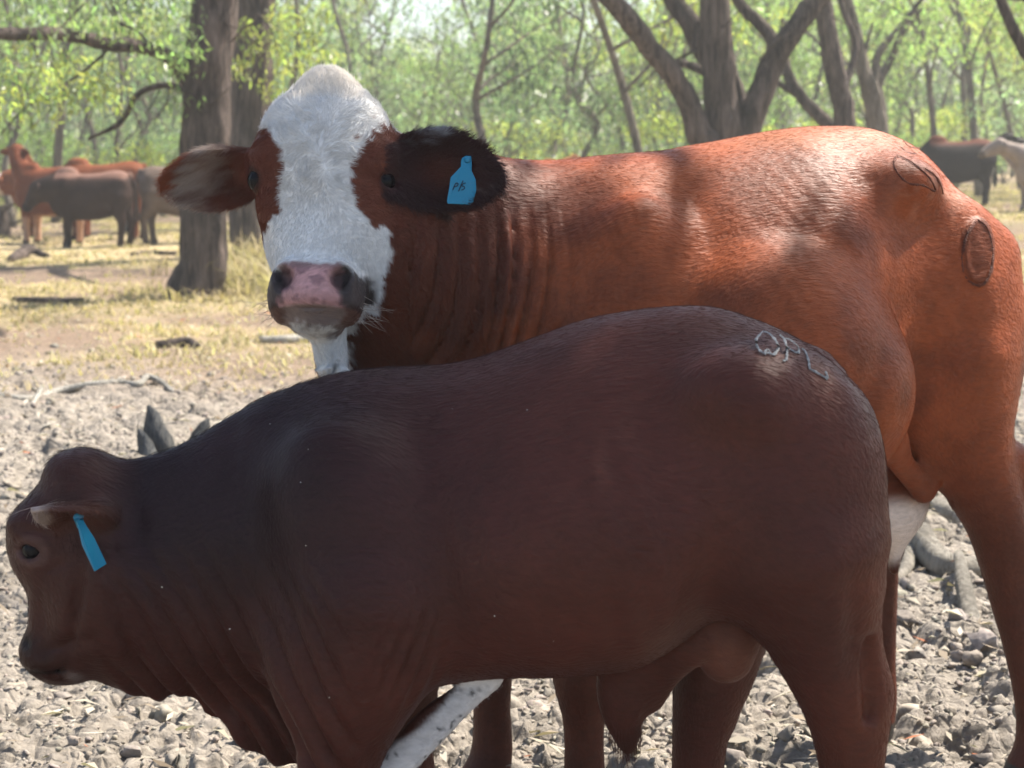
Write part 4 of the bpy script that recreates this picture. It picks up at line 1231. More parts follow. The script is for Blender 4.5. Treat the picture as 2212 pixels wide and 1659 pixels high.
    disp += dent(-.22, .93, .06, .12, .25, .007) + dent(.36, 1.03, .05, .05, 0, .008) + dent(.45, .80, .07, .16, 0, .006) + dent(.50, .70, .02, .10, .1, -.008) + dent(.05, .66, .12, .04, 0, .006)
    V = (V + N * disp[:, None]).astype(np.float32)
    # coat markings
    base = np.array((.086, .0245, .0165)); dark = np.array((.018, .0090, .0120)); red = np.array((.165, .044, .019))
    t = fbm(V, 5, 3, 9)
    c = base + (dark - base) * (sstep(.15, -.40, x) * sstep(.55, .85, z) * .9)[:, None]
    c = c + (red - c) * (np.clip(sstep(.36, .60, x) * .55 + sstep(1.1, 1.17, z) * .3, 0, 1) * sstep(.3, .6, t))[:, None]
    c = c * (0.68 + .36 * t)[:, None]
    headm = sstep(-.56, -.66, x)
    c = c + (np.array((.058, .0195, .0135)) - c) * (headm * .8)[:, None]
    sc = np.exp(-(((x - .343) / .06) ** 2 + ((z - .63) / .06) ** 2 + (y / .07) ** 2) * 1.2) * sstep(.70, .67, z)
    c = c + (np.array((.19, .075, .05)) - c) * np.clip(sc * 1.8, 0, .9)[:, None]
    # white fold
    seg_p, seg_q = np.array((-.03, -.05, .585)), np.array((-.215, -.08, .42))
    tt = np.clip(((V - seg_p) @ (seg_q - seg_p)) / ((seg_q - seg_p) @ (seg_q - seg_p)), 0, 1)
    dl = np.linalg.norm(V - (seg_p + tt[:, None] * (seg_q - seg_p)), axis=1)
    wm = sstep(.040, .034, dl) * (y > -.118) * sstep(.02, .0, y)
    spot = sstep(.78, .84, noise3(V, 130, 3))
    c = c + (np.array((.62, .60, .60)) * (1 - .8 * spot[:, None]) - c) * wm[:, None]
    muz = np.exp(-(((x + .74) / .05) ** 2 + ((z - .61) / .045) ** 2))
    c = c * (1 - .45 * np.clip(muz, 0, 1))[:, None]
    nst = np.exp(-(((x + .764) / .014) ** 2 + ((z - .643) / .011) ** 2 + ((np.abs(y) - .044) / .02) ** 2)); c = c * (1 - .8 * np.clip(nst * 1.4, 0, 1))[:, None]
    mth = np.exp(-((z - .598 - .08 * (x + .73)) / .0045) ** 2) * (x < -.70) * (np.abs(y) > .02); c = c * (1 - .7 * mth)[:, None]
    earm = sstep(.080, .095, -y) * sstep(.80, .83, z) * headm
    c = c + (np.array((.08, .03, .02)) - c) * earm[:, None]
    earw = sstep(-.688, -.702, x + .012 * (noise3(V, 60, 1) - .5)) * (y < -.10) * sstep(.80, .83, z) * headm
    c = c + (np.array((.42, .33, .28)) - c) * (earw * .8)[:, None]
    chin = np.exp(-(((x + .688) / .011) ** 2 + ((z - .588) / .008) ** 2))
    c = c + (np.array((.22, .17, .15)) - c) * np.clip(chin * 1.0, 0, .6)[:, None]
    for s_ in (-1, 1):
        ed = np.sqrt(((x + .737) / .030) ** 2 + ((z - .798) / .026) ** 2) ; em = sstep(1.15, .85, ed) * (y * s_ > .03)
        c = c + (np.array((.17, .10, .085)) - c) * (em * .3)[:, None]
    c = np.clip(c, .004, .9)
    hoof = z < .05
    c[hoof] = (.04, .035, .03)
    body = mesh_np('body', V, Q, M_coat, calf)
    set_color(body, c)
    return V, Q, normals(V, Q), c

cV, cQ, cN, cC = build_calf()
for s in (-1, 1):
    eyeball('eye', (-.737, s * .062, .798), .0175, calf)

def calf_fur():
    w = np.where(cN[:, 1] < 0.25, 1.0, 0.3)
    f, wt, P = scatter_on(cV, cQ, cN, 90000, w, 21)
    n = interp_at(f, wt, cQ, cN); n /= np.linalg.norm(n, axis=1, keepdims=True)
    flow = np.tile(np.array((.75, 0., -.65)), (len(P), 1))
    leg = sstep(.6, .5, P[:, 2]); flow[:, 0] *= 1 - leg * .9
    hd = sstep(-.58, -.66, P[:, 0]); flow[:, 0] = lerp(flow[:, 0], .2, hd); flow[:, 2] = lerp(flow[:, 2], -.7, hd)
    flow += .12 * (np.stack([noise3(P, 12, 1), noise3(P, 12, 2), noise3(P, 12, 3)], 1) - .5)
    d = flow - n * (flow * n).sum(1, keepdims=True)
    d /= np.linalg.norm(d, axis=1, keepdims=True) + 1e-6
    d = d + n * .08
    g = np.random.default_rng(5)
    L = .0085 * (0.7 + .6 * g.random(len(P)))
    top = sstep(.4, .9, n[:, 2]) * sstep(.1, -.3, P[:, 0]); L = L * (1 + 1.2 * top)
    ear = (P[:, 1] < -.085) & (P[:, 2] > .8) & (P[:, 0] < -.6); L[ear] *= 1.7
    tip = (np.abs(P[:, 0] - .187) < .04) & (P[:, 2] < .50) & (np.abs(P[:, 1]) < .05); L[tip] *= 4.0; d[tip] = d[tip] * .4 + np.array((0, 0, -.9))
    rad_ = np.full(len(P), .00017); rad_[ear | tip] = .00035
    rgb = interp_at(f, wt, cQ, cC) * (0.90 + .2 * g.random((len(P), 1)))
    hair_curves('hair', P, d, n, L, rgb, M_hair, calf, radius=rad_, pts=3, curl=.08, seed=3)
calf_fur()

# brand strokes on the rump (O with a tail, P, an open L)
def cpx(u, v, y=-.17):
    return calf_at(u, v, CALF_O[1] + y)
def calf_at(u, v, Y):
    X, Yv = (u - 1106) / 3640.0, (829.5 - v) / 3640.0
    c, s = math.cos(PITCH), math.sin(PITCH)
    t = Y / (c + Yv * s)
    return np.array((X * t - CALF_O[0], Y - CALF_O[1], CAM_H + (-s + Yv * c) * t))
def brand_pts(L, o=(1607.4, 693.1), k=0.1, y=-.17):
    return [cpx(o[0] + p[0] * k, o[1] + p[1] * k, y) for p in L]
brand = empty('brand', (0, 0, 0)); brand.parent = calf
# ================================================================== the white-faced cow
COW_TH = R(22)
COW_O = np.array((1.125, 3.82, 0.0))
_c, _s = math.cos(COW_TH), math.sin(COW_TH)
CA, CB, CZ = np.array((-_c, -_s, 0.)), np.array((_s, -_c, 0.)), np.array((0., 0., 1.))
def w2c(p):
    p = np.asarray(p, float) - COW_O
    return np.array((p @ CA, p @ CB, p[2]))
def v2c(v):
    v = np.asarray(v, float)
    return np.array((v @ CA, v @ CB, v @ CZ))
cow = empty('cow', tuple(COW_O), math.atan2(-_s, -_c))
tag(cow, 'large red cow with a white face and a blue ear tag looking at the camera', 'cow')

# head frame: l = to the right of the picture, d = down the face, n = out of the face
HT, HY = R(21), R(1.5)
HO = np.array((-.348, 3.14, 1.550))
HS = .93
hL = np.array((math.cos(HY), -math.sin(HY), -.012))
hD0 = np.array((0, -math.sin(HT), -math.cos(HT)))
hN0 = np.array((0, -math.cos(HT), math.sin(HT)))
hL /= np.linalg.norm(hL)
hD = hD0 - hL * (hD0 @ hL); hD /= np.linalg.norm(hD)
hN = np.cross(hD, hL); hN *= np.sign(hN @ hN0)
cL, cD, cNn = v2c(hL), v2c(hD), v2c(hN)
HM = [cL, cD, cNn]
def hp(l, d, n, r=None):
    p = w2c(HO + HS * (l * hL + d * hD + n * hN))
    return p if r is None else (*p, r * HS)

def build_cow():
    f = Field((-.14, -.50, -.01), (2.02, .62, 1.64), 0.0062)
    # trunk
    f.loft([(.095, 1.20, .98, .10, 0), (.155, 1.295, .88, .17, 0), (.225, 1.368, .82, .21, 0), (.29, 1.424, .80, .205, 0), (.39, 1.457, .78, .215, 0), (.48, 1.461, .74, .25, 0), (.59, 1.455, .69, .31, 0),
            (.70, 1.437, .67, .32, 0), (.82, 1.416, .66, .31, 0), (.92, 1.388, .66, .285, 0), (1.03, 1.365, .66, .26, 0), (1.12, 1.355, .68, .225, 0), (1.22, 1.36, .72, .18, 0), (1.30, 1.36, .78, .12, 0)],
           k=0.04, n=2.2, pear=0.10, ridge=0.16)
    f.ell((.735, .02, .985), (.335, .398, .325), 0.012)                                  # big rumen barrel
    f.ell((.61, .10, .93), (.205, .30, .24), 0.012)
    for s in (-1, 1):
        f.ell((.222, s * .12, 1.0), (.165, .10, .30), 0.06)                             # thigh
        f.ell((.40, s * .165, 1.345), (.06, .04, .03), 0.11)                           # hook bone
        f.ell((.125, s * .09, 1.19), (.05, .05, .05), 0.06)                             # pin bone
        f.ell((.29, s * .145, .84), (.085, .06, .13), 0.06)                             # stifle
        f.ell((1.07, s * .175, 1.08), (.12, .075, .24), 0.08, M=[(.96, 0, .28), (0, 1, 0), (-.28, 0, .96)])   # shoulder blade
        f.ell((1.15, s * .18, .86), (.11, .09, .14), 0.08)                             # point of shoulder
    # low hump over the withers
    f.ell((.98, 0, 1.33), (.16, .10, .055), 0.08)
    # legs: near side is +b
    f.chain([(.22, .12, .95, .12), (.205, .155, .76, .092), (.15, .175, .62, .068), (.115, .175, .53, .062), (.095, .175, .44, .050), (.070, .185, .33, .043), (.045, .20, .2, .041), (.035, .205, .10, .045), (.055, .21, .03, .055)], 0.04)
    f.chain([(.10, .175, .74, .035), (.055, .175, .64, .026), (.05, .175, .575, .03), (.062, .175, .48, .025)], 0.04)
    f.chain([(.085, .245, .70, .016), (.078, .238, .62, .014), (.075, .232, .55, .010)], 0.025, cut=True)
    f.chain([(.24, -.16, .92, .15), (.27, -.17, .74, .095), (.25, -.17, .62, .072), (.22, -.17, .53, .060), (.21, -.17, .44, .048), (.20, -.17, .2, .041), (.20, -.17, .11, .046), (.22, -.17, .04, .058)], 0.04)
    f.chain([(.19, -.17, .70, .03), (.16, -.17, .585, .03), (.175, -.17, .48, .025)], 0.04)
    f.chain([(1.10, .16, .92, .14), (1.115, .16, .74, .09), (1.12, .155, .58, .068), (1.122, .155, .44, .057), (1.124, .155, .37, .060), (1.12, .155, .26, .040), (1.12, .155, .12, .045), (1.145, .155, .04, .056)], 0.05)
    f.chain([(1.14, -.15, .92, .13), (1.18, -.15, .74, .085), (1.195, -.15, .58, .065), (1.20, -.15, .44, .056), (1.20, -.15, .37, .055), (1.20, -.15, .24, .040), (1.20, -.15, .12, .045), (1.225, -.15, .04, .056)], 0.05)
    # udder and flank fold
    f.ell((.37, .03, .66), (.13, .12, .13), 0.03)
    for aa, bb in ((.44, .08), (.42, -.02), (.34, .08), (.33, -.02)):
        f.chain([(aa, bb, .60, .03), (aa, bb, .53, .016), (aa, bb, .495, .010)], 0.03)
    f.chain([(.46, .22, .82, .045), (.40, .19, .75, .028), (.33, .17, .69, .03)], 0.03, axis=(0, 1, 0), squash=.6)
    # tail (on the midline, mostly behind the thigh)
    f.chain([(.125, 0, 1.25, .045), (.07, 0, 1.18, .03), (.04, 0, 1.05, .026), (.03, -.02, .8, .022), (.01, -.04, .55, .022), (-.05, -.02, .40, .035), (-.05, -.02, .28, .01)], 0.03)
    # neck
    f.loft([(.95, 1.36, .74, .24, 0), (1.08, 1.365, .72, .225, .0), (1.20, 1.385, .74, .195, .005), (1.32, 1.41, .82, .165, .02), (1.44, 1.435, .92, .145, .04), (1.55, 1.455, 1.03, .125, .055), (1.63, 1.445, 1.14, .105, .06)],
           k=0.06, n=2.0, pear=0.0, ridge=.2)
    # dewlap from the throat to the brisket
    dl = [(-.348, 3.09, 1.15, .045), (-.340, 3.10, 1.07, .040), (-.330, 3.12, .98, .036), (-.30, 3.15, .88, .036), (-.23, 3.20, .78, .04), (-.12, 3.28, .72, .05)]
    f.chain([(*w2c(p[:3]), p[3]) for p in dl], 0.035, axis=v2c((.9, .3, 0)), squash=.75)
    dl2 = [(-.30, 3.20, 1.18, .07), (-.27, 3.21, 1.04, .06), (-.23, 3.22, .92, .055), (-.16, 3.26, .82, .06), (-.06, 3.32, .76, .08)]
    f.chain([(*w2c(p[:3]), p[3]) for p in dl2], 0.06)
    # ---------------- head
    E = lambda l, d, n, r, k, cut=False, M=None: f.ell(hp(l, d, n), np.array(r) * HS, k, M=M or HM, cut=cut)
    E(0, .112, -.105, (.128, .118, .115), .035)
    for s in (-1, 1): E(s * .050, .066, -.10, (.052, .045, .06), .04)                 # skull
    E(0, .002, -.09, (.050, .046, .055), .045)               # poll
    E(0, .16, -.075, (.131, .12, .085), .04)                  # forehead
    f.chain([hp(0, .15, -.10, .125), hp(0, .24, -.10, .108), hp(0, .32, -.09, .092), hp(0, .40, -.078, .078)], .03, axis=cNn, squash=.80)   # nose
    for s in (-1, 1):
        E(s * .070, .27, -.155, (.050, .12, .10), .05)        # cheek
        E(s * .112, .165, -.060, (.030, .035, .040), .03)     # brow
        E(s * .100, .245, -.065, (.022, .05, .03), .03)       # cheek bone below the eye
    f.chain([hp(0, .20, -.23, .085), hp(0, .30, -.19, .075), hp(0, .38, -.135, .055), hp(0, .45, -.10, .036)], .04)        # lower jaw
    # muzzle
    E(0, .425, -.058, (.084, .055, .070), .025)
    E(0, .452, -.045, (.080, .038, .062), .02)
    for s in (-1, 1):
        E(s * .066, .447, -.068, (.026, .050, .050), .02)     # hanging upper lip
        E(s * .050, .415, -.012, (.030, .030, .022), .02)     # nostril wing
        E(s * .052, .428, .010, (.015, .022, .026), .012, cut=True, M=[cL * .86 + cD * s * -.5, cD * .86 - cL * s * -.5, cNn])
        E(s * .064, .413, .002, (.012, .014, .022), .012, cut=True)
    E(0, .492, -.078, (.056, .018, .044), .012)               # lower lip and chin
    E(0, .488, -.108, (.042, .024, .048), .02)
    f.chain([hp(-.075, .4835, -.03, .0022), hp(0, .479, -.005, .0022), hp(.075, .4835, -.03, .0022)], .004, axis=cNn, squash=16.0, cut=True)   # mouth
    # eye sockets and lids
    for s in (-1, 1):
        E(s * .130, .206, -.052, (.022, .0155, .024), .010, cut=True)
        f.chain([hp(s * .106, .209, -.034, .006), hp(s * .122, .192, -.036, .007), hp(s * .136, .189, -.052, .007), hp(s * .141, .203, -.082, .006)], .010)
        f.chain([hp(s * .106, .210, -.034, .005), hp(s * .121, .222, -.040, .005), hp(s * .134, .223, -.056, .005), hp(s * .140, .207, -.082, .005)], .010)
    # ears
    eR1 = hL * .93 + hD * .27 + hN * .24; eR3 = hN * .93 - hL * .26 + hD * .10
    eR1 /= np.linalg.norm(eR1); eR3 -= eR1 * (eR3 @ eR1); eR3 /= np.linalg.norm(eR3)
    f.ear(hp(.125, .142, -.105), v2c(eR1), v2c(np.cross(eR3, eR1)), v2c(eR3), .240, .077, cup=.40, th=.007, k=.02)
    E(.135, .148, -.125, (.04, .035, .04), .03)
    eL1 = -hL * .96 + hD * .22 - hN * .06; eL3 = hN * .62 + hD * .70 - hL * .1
    eL1 /= np.linalg.norm(eL1); eL3 -= eL1 * (eL3 @ eL1); eL3 /= np.linalg.norm(eL3)
    f.ear(hp(-.125, .150, -.125), v2c(eL1), v2c(np.cross(eL3, eL1)), v2c(eL3), .205, .066, cup=.55, th=.007, k=.02)
    E(-.135, .155, -.125, (.04, .035, .04), .03)
    V, Q = f.mesh(3)
    N = normals(V, Q)
    a, b, z = V[:, 0], V[:, 1], V[:, 2]
    W = COW_O + a[:, None] * CA + b[:, None] * CB + z[:, None] * CZ
    rel = W - HO
    l, d, n = rel @ hL / HS, rel @ hD / HS, rel @ hN / HS
    head = sstep(-.30, -.22, n) * sstep(-.08, -.04, d) * sstep(.60, .55, d) * sstep(.40, .36, np.abs(l))
    hin = (n > -.20 - .15 * sstep(.2, .4, d)) & (np.abs(l) < .18) & (d < .56) & (d > -.06)
    # neck folds: loose vertical skin
    nside = sstep(.0, .5, N @ np.array((.25, .97, 0)))
    m = sstep(1.14, 1.27, a) * sstep(1.72, 1.62, a) * sstep(1.33, 1.20, z) * sstep(.66, .74, z) * nside * (~hin)
    q = a - .05 * (1.3 - z) - .45 * (1.3 - z) ** 2 + .10 * (fbm(V * np.array((1, 1, .45)), 5, 2, 2) - .5) + .16 * (noise3(V * np.array((1, 1, .3)), 2.2, 14) - .5)
    ph = q / .040
    amp = .042 * (0.15 + .85 * noise3(np.stack([np.floor(ph), ph * 0, ph * 0], 1), 1.7, 5))
    amp = amp * (.25 + 1.0 * noise3(np.stack([np.floor(ph) * 3.1, z * 5, z * 0], 1), 1, 15))
    disp = m * amp * (np.abs(np.sin(np.pi * ph)) ** .65 - .62)
    disp += m * .004 * (np.abs(np.sin(np.pi * (q + .012 * noise3(V, 14, 31)) / .017)) ** .8 - .6)
    ph2 = (a - .12 * (1.3 - z) + .02 * noise3(V, 11, 8)) / .016
    m2 = sstep(.90, 1.08, a) * sstep(1.36, 1.24, a) * sstep(.72, .9, z) * sstep(1.36, 1.26, z) * nside * (~hin)
    disp += m2 * .0008 * (np.abs(np.sin(np.pi * ph2)) - .6)
    # flank wrinkles and ribs
    m3 = sstep(.45, .6, a) * sstep(1.0, .85, a) * nside * sstep(.7, .8, z)
    disp += m3 * .0003 * np.sin((a - .5 * z + .06 * noise3(V, 7, 3)) * 150) * sstep(.35, .7, noise3(V, 5, 6))
    disp += .004 * (fbm(V, 9, 3, 2) - .5) * (~hin)
    V = (V + N * disp[:, None]).astype(np.float32)
    # round brand: a slightly raised oval of scarred skin on the near thigh
    rc = W - np.array((0, 0, CAM_H)); cp, sp_ = math.cos(PITCH), math.sin(PITCH)
    fw_, up_ = rc[:, 1] * cp - rc[:, 2] * sp_, rc[:, 1] * sp_ + rc[:, 2] * cp
    pu, pv = 1106 + 3640 * rc[:, 0] / fw_, 829.5 - 3640 * up_ / fw_
    near_ = (b > 0) & (a < .5)
    rr_ = np.sqrt(((pu - 2113) / 33) ** 2 + ((pv - 545) / 71) ** 2)
    disc = sstep(1.12, .95, rr_) * near_
    V = (V + N * (.007 * disc - .004 * sstep(.9, .5, rr_) * near_)[:, None]).astype(np.float32)
    # ---------------- coat markings, with some shade and sunlight painted in
    t = fbm(V, 5, 3, 9); fine = noise3(V, 40, 4)
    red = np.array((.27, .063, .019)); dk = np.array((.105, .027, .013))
    c = red + (dk - red) * np.clip(sstep(.40, .65, t) * .6 + sstep(.92, .55, z) * .75 + sstep(1.05, 1.40, a) * .6, 0, 1)[:, None]  # neck dark by coat; lower body darkened to paint in shade
    c = c + (np.array((.075, .022, .013)) - c) * (sstep(.80, .45, z) * .85)[:, None]  # legs darkened further, shade put into their colour
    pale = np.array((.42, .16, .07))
    c = c + (pale - c) * (sstep(1.39, 1.45, z) * (a < 1.0) * .5)[:, None]  # paler top of the back paints in the sunlight
    c = c * (.88 + .24 * fine)[:, None]
    udder = np.exp(-(((a - .38) / .12) ** 2 + ((b - .03) / .16) ** 2 + ((z - .60) / .09) ** 2) * .9)
    c = c + (np.array((.66, .56, .50)) - c) * sstep(.25, .5, udder)[:, None]
    # white: face, poll, throat and dewlap strip
    white = np.array((.76, .74, .71))
    jit = .010 * (fbm(V, 55, 2, 3) - .5) * 2 + .008 * (noise3(V, 120, 7) - .5) * 2
    face = sstep(.146, .136, np.abs(l) + jit) * sstep(-.205, -.190, n + jit + .06 * sstep(.28, .45, d)) * (d < .47) * (d > -.09) * np.where((d > .40) & (np.abs(l) > .085) & (n < -.13), 0, 1)
    pl = np.array([[-.150, .085], [-.128, .090], [-.103, .120], [-.088, .17], [-.083, .235], [-.088, .275], [-.108, .30], [-.150, .315]])
    def inpoly(px, py, poly):
        r = np.zeros(len(px), bool); j = len(poly) - 1
        for i in range(len(poly)):
            xi, yi = poly[i]; xj, yj = poly[j]
            r ^= ((yi > py) != (yj > py)) & (px < (xj - xi) * (py - yi) / (yj - yi + 1e-12) + xi)
            j = i
        return r
    lj, dj = l + jit * 1.3, d + jit * 1.6
    patch = inpoly(lj, dj, [(-.30, .085), (-.128, .092), (-.098, .122), (-.072, .165), (-.062, .225), (-.070, .268), (-.094, .298), (-.118, .312), (-.30, .30)]) | \
            inpoly(lj, dj, [(.30, .070), (.128, .078), (.098, .115), (.076, .150), (.063, .20), (.066, .245), (.086, .285), (.108, .302), (.30, .300)])
    fw = face * (~patch)
    fw = fw * np.where((l > 0) & (d > .33), sstep(0, .012, .148 - (d - .35) * .24 - l - jit), 1)
    jw = sstep(.075, .060, np.abs(l) + jit) * (d > .40) * (d < .56) * (n > -.17)
    dlm = sstep(.036, .026, np.abs(l - .020 - .03 * sstep(.5, .7, d)) + jit) * (z < 1.16) * (n > -.36) * (d > .46)
    w = np.clip(np.maximum(np.maximum(fw, jw), dlm), 0, 1)
    brown = np.array((.135, .040, .022))
    c = np.where((patch & (face > .1))[:, None], brown * (.8 + .4 * t)[:, None], c)
    c = c + (white * (.90 + .12 * t)[:, None] - c) * w[:, None]
    back_poll = sstep(.09, .06, np.abs(l)) * (d < .05) * (n > -.22) * (d > -.10)
    c = c + (np.array((.80, .73, .64)) - c) * back_poll[:, None]
    # muzzle: pink pad with grey freckles, dark lips
    pad = sstep(.066, .058, np.abs(l) + jit) * sstep(.385, .398, d + jit * .5) * sstep(.480, .474, d) * (n > -.10)
    pink = np.array((.50, .27, .26))
    grey = np.array((.26, .14, .145))
    sp = sstep(.50, .56, noise3(V, 48, 12)) * sstep(.46, .43, d) + sstep(.72, .78, noise3(V, 110, 5)) * .8
    pc = pink + (grey - pink) * np.clip(sp, 0, .85)[:, None]
    pc = pc + (np.array((.20, .13, .12)) - pc) * (sstep(.412, .394, d) * .75)[:, None]
    lips = sstep(.050, .064, np.abs(l) + jit) * sstep(.395, .41, d + jit) * sstep(.512, .50, d) * (n > -.115) * sstep(.12, .105, np.abs(l))
    lowl = sstep(.474, .478, d) * sstep(.512, .500, d + jit * 1.2) * (n > -.11) * (np.abs(l) < .09)
    c = c + (pc - c) * pad[:, None]
    darkl = np.array((.030, .015, .015))
    c = c + (darkl - c) * np.clip(lips * .95, 0, 1)[:, None]
    c = c + (np.array((.12, .06, .045)) - c) * np.clip(lowl * .85, 0, 1)[:, None]
    nos = np.exp(-((np.abs(l) - .053) ** 2 / .018 ** 2 + (d - .425) ** 2 / .024 ** 2)) * (n > -.06)
    c = c * (1 - .80 * np.clip(nos * 1.3, 0, 1))[:, None]
    # dark round the eyes
    for s in (-1, 1):
        p = hp(s * .128, .206, -.055)
        ed = np.linalg.norm(V - p, axis=1)
        c = c * (1 - .75 * sstep(.036, .024, ed))[:, None]
    # ears
    eo_R, eo_L = HO + HS * (.125 * hL + .142 * hD - .105 * hN), HO + HS * (-.125 * hL + .150 * hD - .125 * hN)
    tR, nR = (W - eo_R) @ eR1, (W - eo_R) @ eR3; tL, nL = (W - eo_L) @ eL1, (W - eo_L) @ eL3; wLc = (W - eo_L) @ np.cross(eL3, eL1)
    wR = (W - eo_R) @ np.cross(eR3, eR1)
    inR = (tR > .02) & (tR < .26) & (nR > -.028) & (nR < .075) & (np.abs(wR) < .083); inL = (tL > .02) & (l < -.14) & (d > .0) & (d < .36)
    fac = (N @ v2c(hN)) > -.1
    c[inR & fac] = np.array((.042, .017, .017)); c[inR & ~fac] = dk
    rc_ = inR * fac * np.exp(-(((tR - .12) / .06) ** 2 + ((wR + .005) / .032) ** 2)); c = c + (np.array((.115, .034, .022)) - c) * rc_[:, None]
    c[inL] = np.array((.12, .036, .022)) * (.7 + .6 * fine[inL])[:, None]
    st_ = noise3(np.stack([wLc * 170, tL * 22, tL * 0], 1), 1, 6); dg = l + .55 * (d - .16)
    wl_ = sstep(-.175, -.235, dg + .09 * (st_ - .5)) * sstep(-.315, -.275, dg + .06 * (st_ - .5)) * inL * (.45 + .55 * sstep(.35, .6, st_))
    c = c + (np.array((.42, .35, .30)) - c) * (wl_ * .8)[:, None]
    tipm = inL * sstep(-.285, -.305, dg + .04 * (st_ - .5))
    c = c + (np.array((.22, .065, .03)) - c) * tipm[:, None]
    sr_ = noise3(np.stack([wR * 150, tR * 25, tR * 0], 1), 1, 9)
    wr = inR * sstep(1.2, .6, ((l - .20) / .06) ** 2 + ((d - .095) / .028) ** 2) * sstep(.3, .6, sr_); c = c + (np.array((.27, .27, .29)) - c) * wr[:, None]
    wr2 = inR * fac * sstep(1.2, .5, ((l - .305) / .035) ** 2 + ((d - .205) / .025) ** 2) * sstep(.3, .6, sr_); c = c + (np.array((.30, .24, .22)) - c) * wr2[:, None]
    c[z < .06] = (.045, .04, .035)
    # round brand on the near thigh: darkened disc stands in for differently lit hair
    c = c * (1 - .45 * disc)[:, None]
    pb = np.exp(-(((pu - 2050) / 95) ** 2 + ((pv - 415) / 60) ** 2)) * near_ * sstep(.42, .62, fbm(V, 26, 3, 5))
    c = c + (np.array((.46, .24, .16)) - c) * (pb * .5)[:, None]
    c = np.clip(c, .004, .85)
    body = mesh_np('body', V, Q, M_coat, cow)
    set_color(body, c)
    info = dict(l=l, d=d, n=n, inR=inR, inL=inL, w=w, eR=(eR1, eR3), eL=(eL1, eL3))
    return V, Q, normals(V, Q), c, info

oV, oQ, oN, oC, oI = build_cow()
for s in (-1, 1):
    eyeball('eye', hp(s * .121, .206, -.057), .0240, cow)

def cow_fur():
    toward = oN @ np.array((.35, .94, 0.))
    l, d, n = oI['l'], oI['d'], oI['n']
    headv = ((np.abs(l) < .36) & (d > -.09) & (d < .56) & (n > -.26)).astype(float)
    w = np.where(toward > -.25, 1.0, .3) * (1 + 7.0 * headv) * np.where((d > .385) & (np.abs(l) < .095) & (n > -.10) & (d < .50), .04, 1)
    for s in (-1, 1):
        w = w * sstep(.018, .034, np.linalg.norm(oV - hp(s * .128, .206, -.055), axis=1))
    f, wt, P = scatter_on(oV, oQ, oN, 150000, w, 22)
    nn = interp_at(f, wt, oQ, oN); nn /= np.linalg.norm(nn, axis=1, keepdims=True)
    L_, D_, N_ = [interp_at(f, wt, oQ, oI[k][:, None])[:, 0] for k in ('l', 'd', 'n')]
    hv = interp_at(f, wt, oQ, headv[:, None])[:, 0]
    oW = interp_at(f, wt, oQ, oI['w'][:, None])[:, 0]
    er = interp_at(f, wt, oQ, oI['inR'][:, None].astype(float))[:, 0] > .5
    el = interp_at(f, wt, oQ, oI['inL'][:, None].astype(float))[:, 0] > .5
    flow = np.tile(np.array((-.75, 0., -.6)), (len(P), 1))
    leg = sstep(.7, .55, P[:, 2]); flow[:, 0] *= 1 - .9 * leg
    nk = sstep(1.1, 1.3, P[:, 0]); flow[:, 0] *= 1 - .6 * nk
    # face: hair whorl between the eyes
    hx, hy = L_ - .004, D_ - .165
    rr = np.sqrt(hx * hx + hy * hy) + .02
    rad = (hx / rr)[:, None] * cL + (hy / rr)[:, None] * cD
    tuft = sstep(.19, .10, D_)[:, None]
    hf = rad + cD * .15 * (1 - tuft) - cD * .35 * tuft
    wv = (np.stack([noise3(P, 38, 1), noise3(P, 38, 2), noise3(P, 38, 3)], 1) - .5)
    hf = hf + wv * 2.2 * (sstep(.30, .22, D_) * sstep(.0, .08, D_))[:, None] + wv * .5
    flow = lerp(flow, hf, hv[:, None])
    eR1, eL1 = v2c(oI['eR'][0]), v2c(oI['eL'][0])
    flow[er] = eR1 * .55 + cD * .45 * np.tanh((D_[er] - .19) / .05)[:, None] + wv[er] * .6
    flow[el] = eL1 * .8 + cD * .5 + wv[el] * .5
    flow += .25 * (np.stack([noise3(P, 12, 1), noise3(P, 12, 2), noise3(P, 12, 3)], 1) - .5)
    dd = flow - nn * (flow * nn).sum(1, keepdims=True)
    dd /= np.linalg.norm(dd, axis=1, keepdims=True) + 1e-6
    g = np.random.default_rng(6)
    L = .0095 * (.7 + .6 * g.random(len(P)))
    forehead = hv * sstep(.30, .20, D_) * (np.abs(L_) < .14)
    L = L * (1 + .65 * forehead * np.clip(.1 + oW, 0, 1) - .2 * hv)
    poll = hv * sstep(.07, .0, D_); L = L * (1 + .2 * poll)
    L[er | el] = .016 * (.6 + .8 * g.random((er | el).sum()))
    lift = np.full(len(P), .09); lift[er | el] = .3; lift += .08 * forehead
    dd = dd + nn * lift[:, None]
    rgb = interp_at(f, wt, oQ, oC) * (.90 + .22 * g.random((len(P), 1)))
    rad_ = np.full(len(P), .00018); rad_[hv > .5] = .00032; rad_[er | el] = .0004
    hair_curves('hair', P, dd, nn, L, rgb, M_hair, cow, radius=rad_, pts=4, curl=np.where(hv > .5, .14, .07)[:, None], seed=4)
cow_fur()
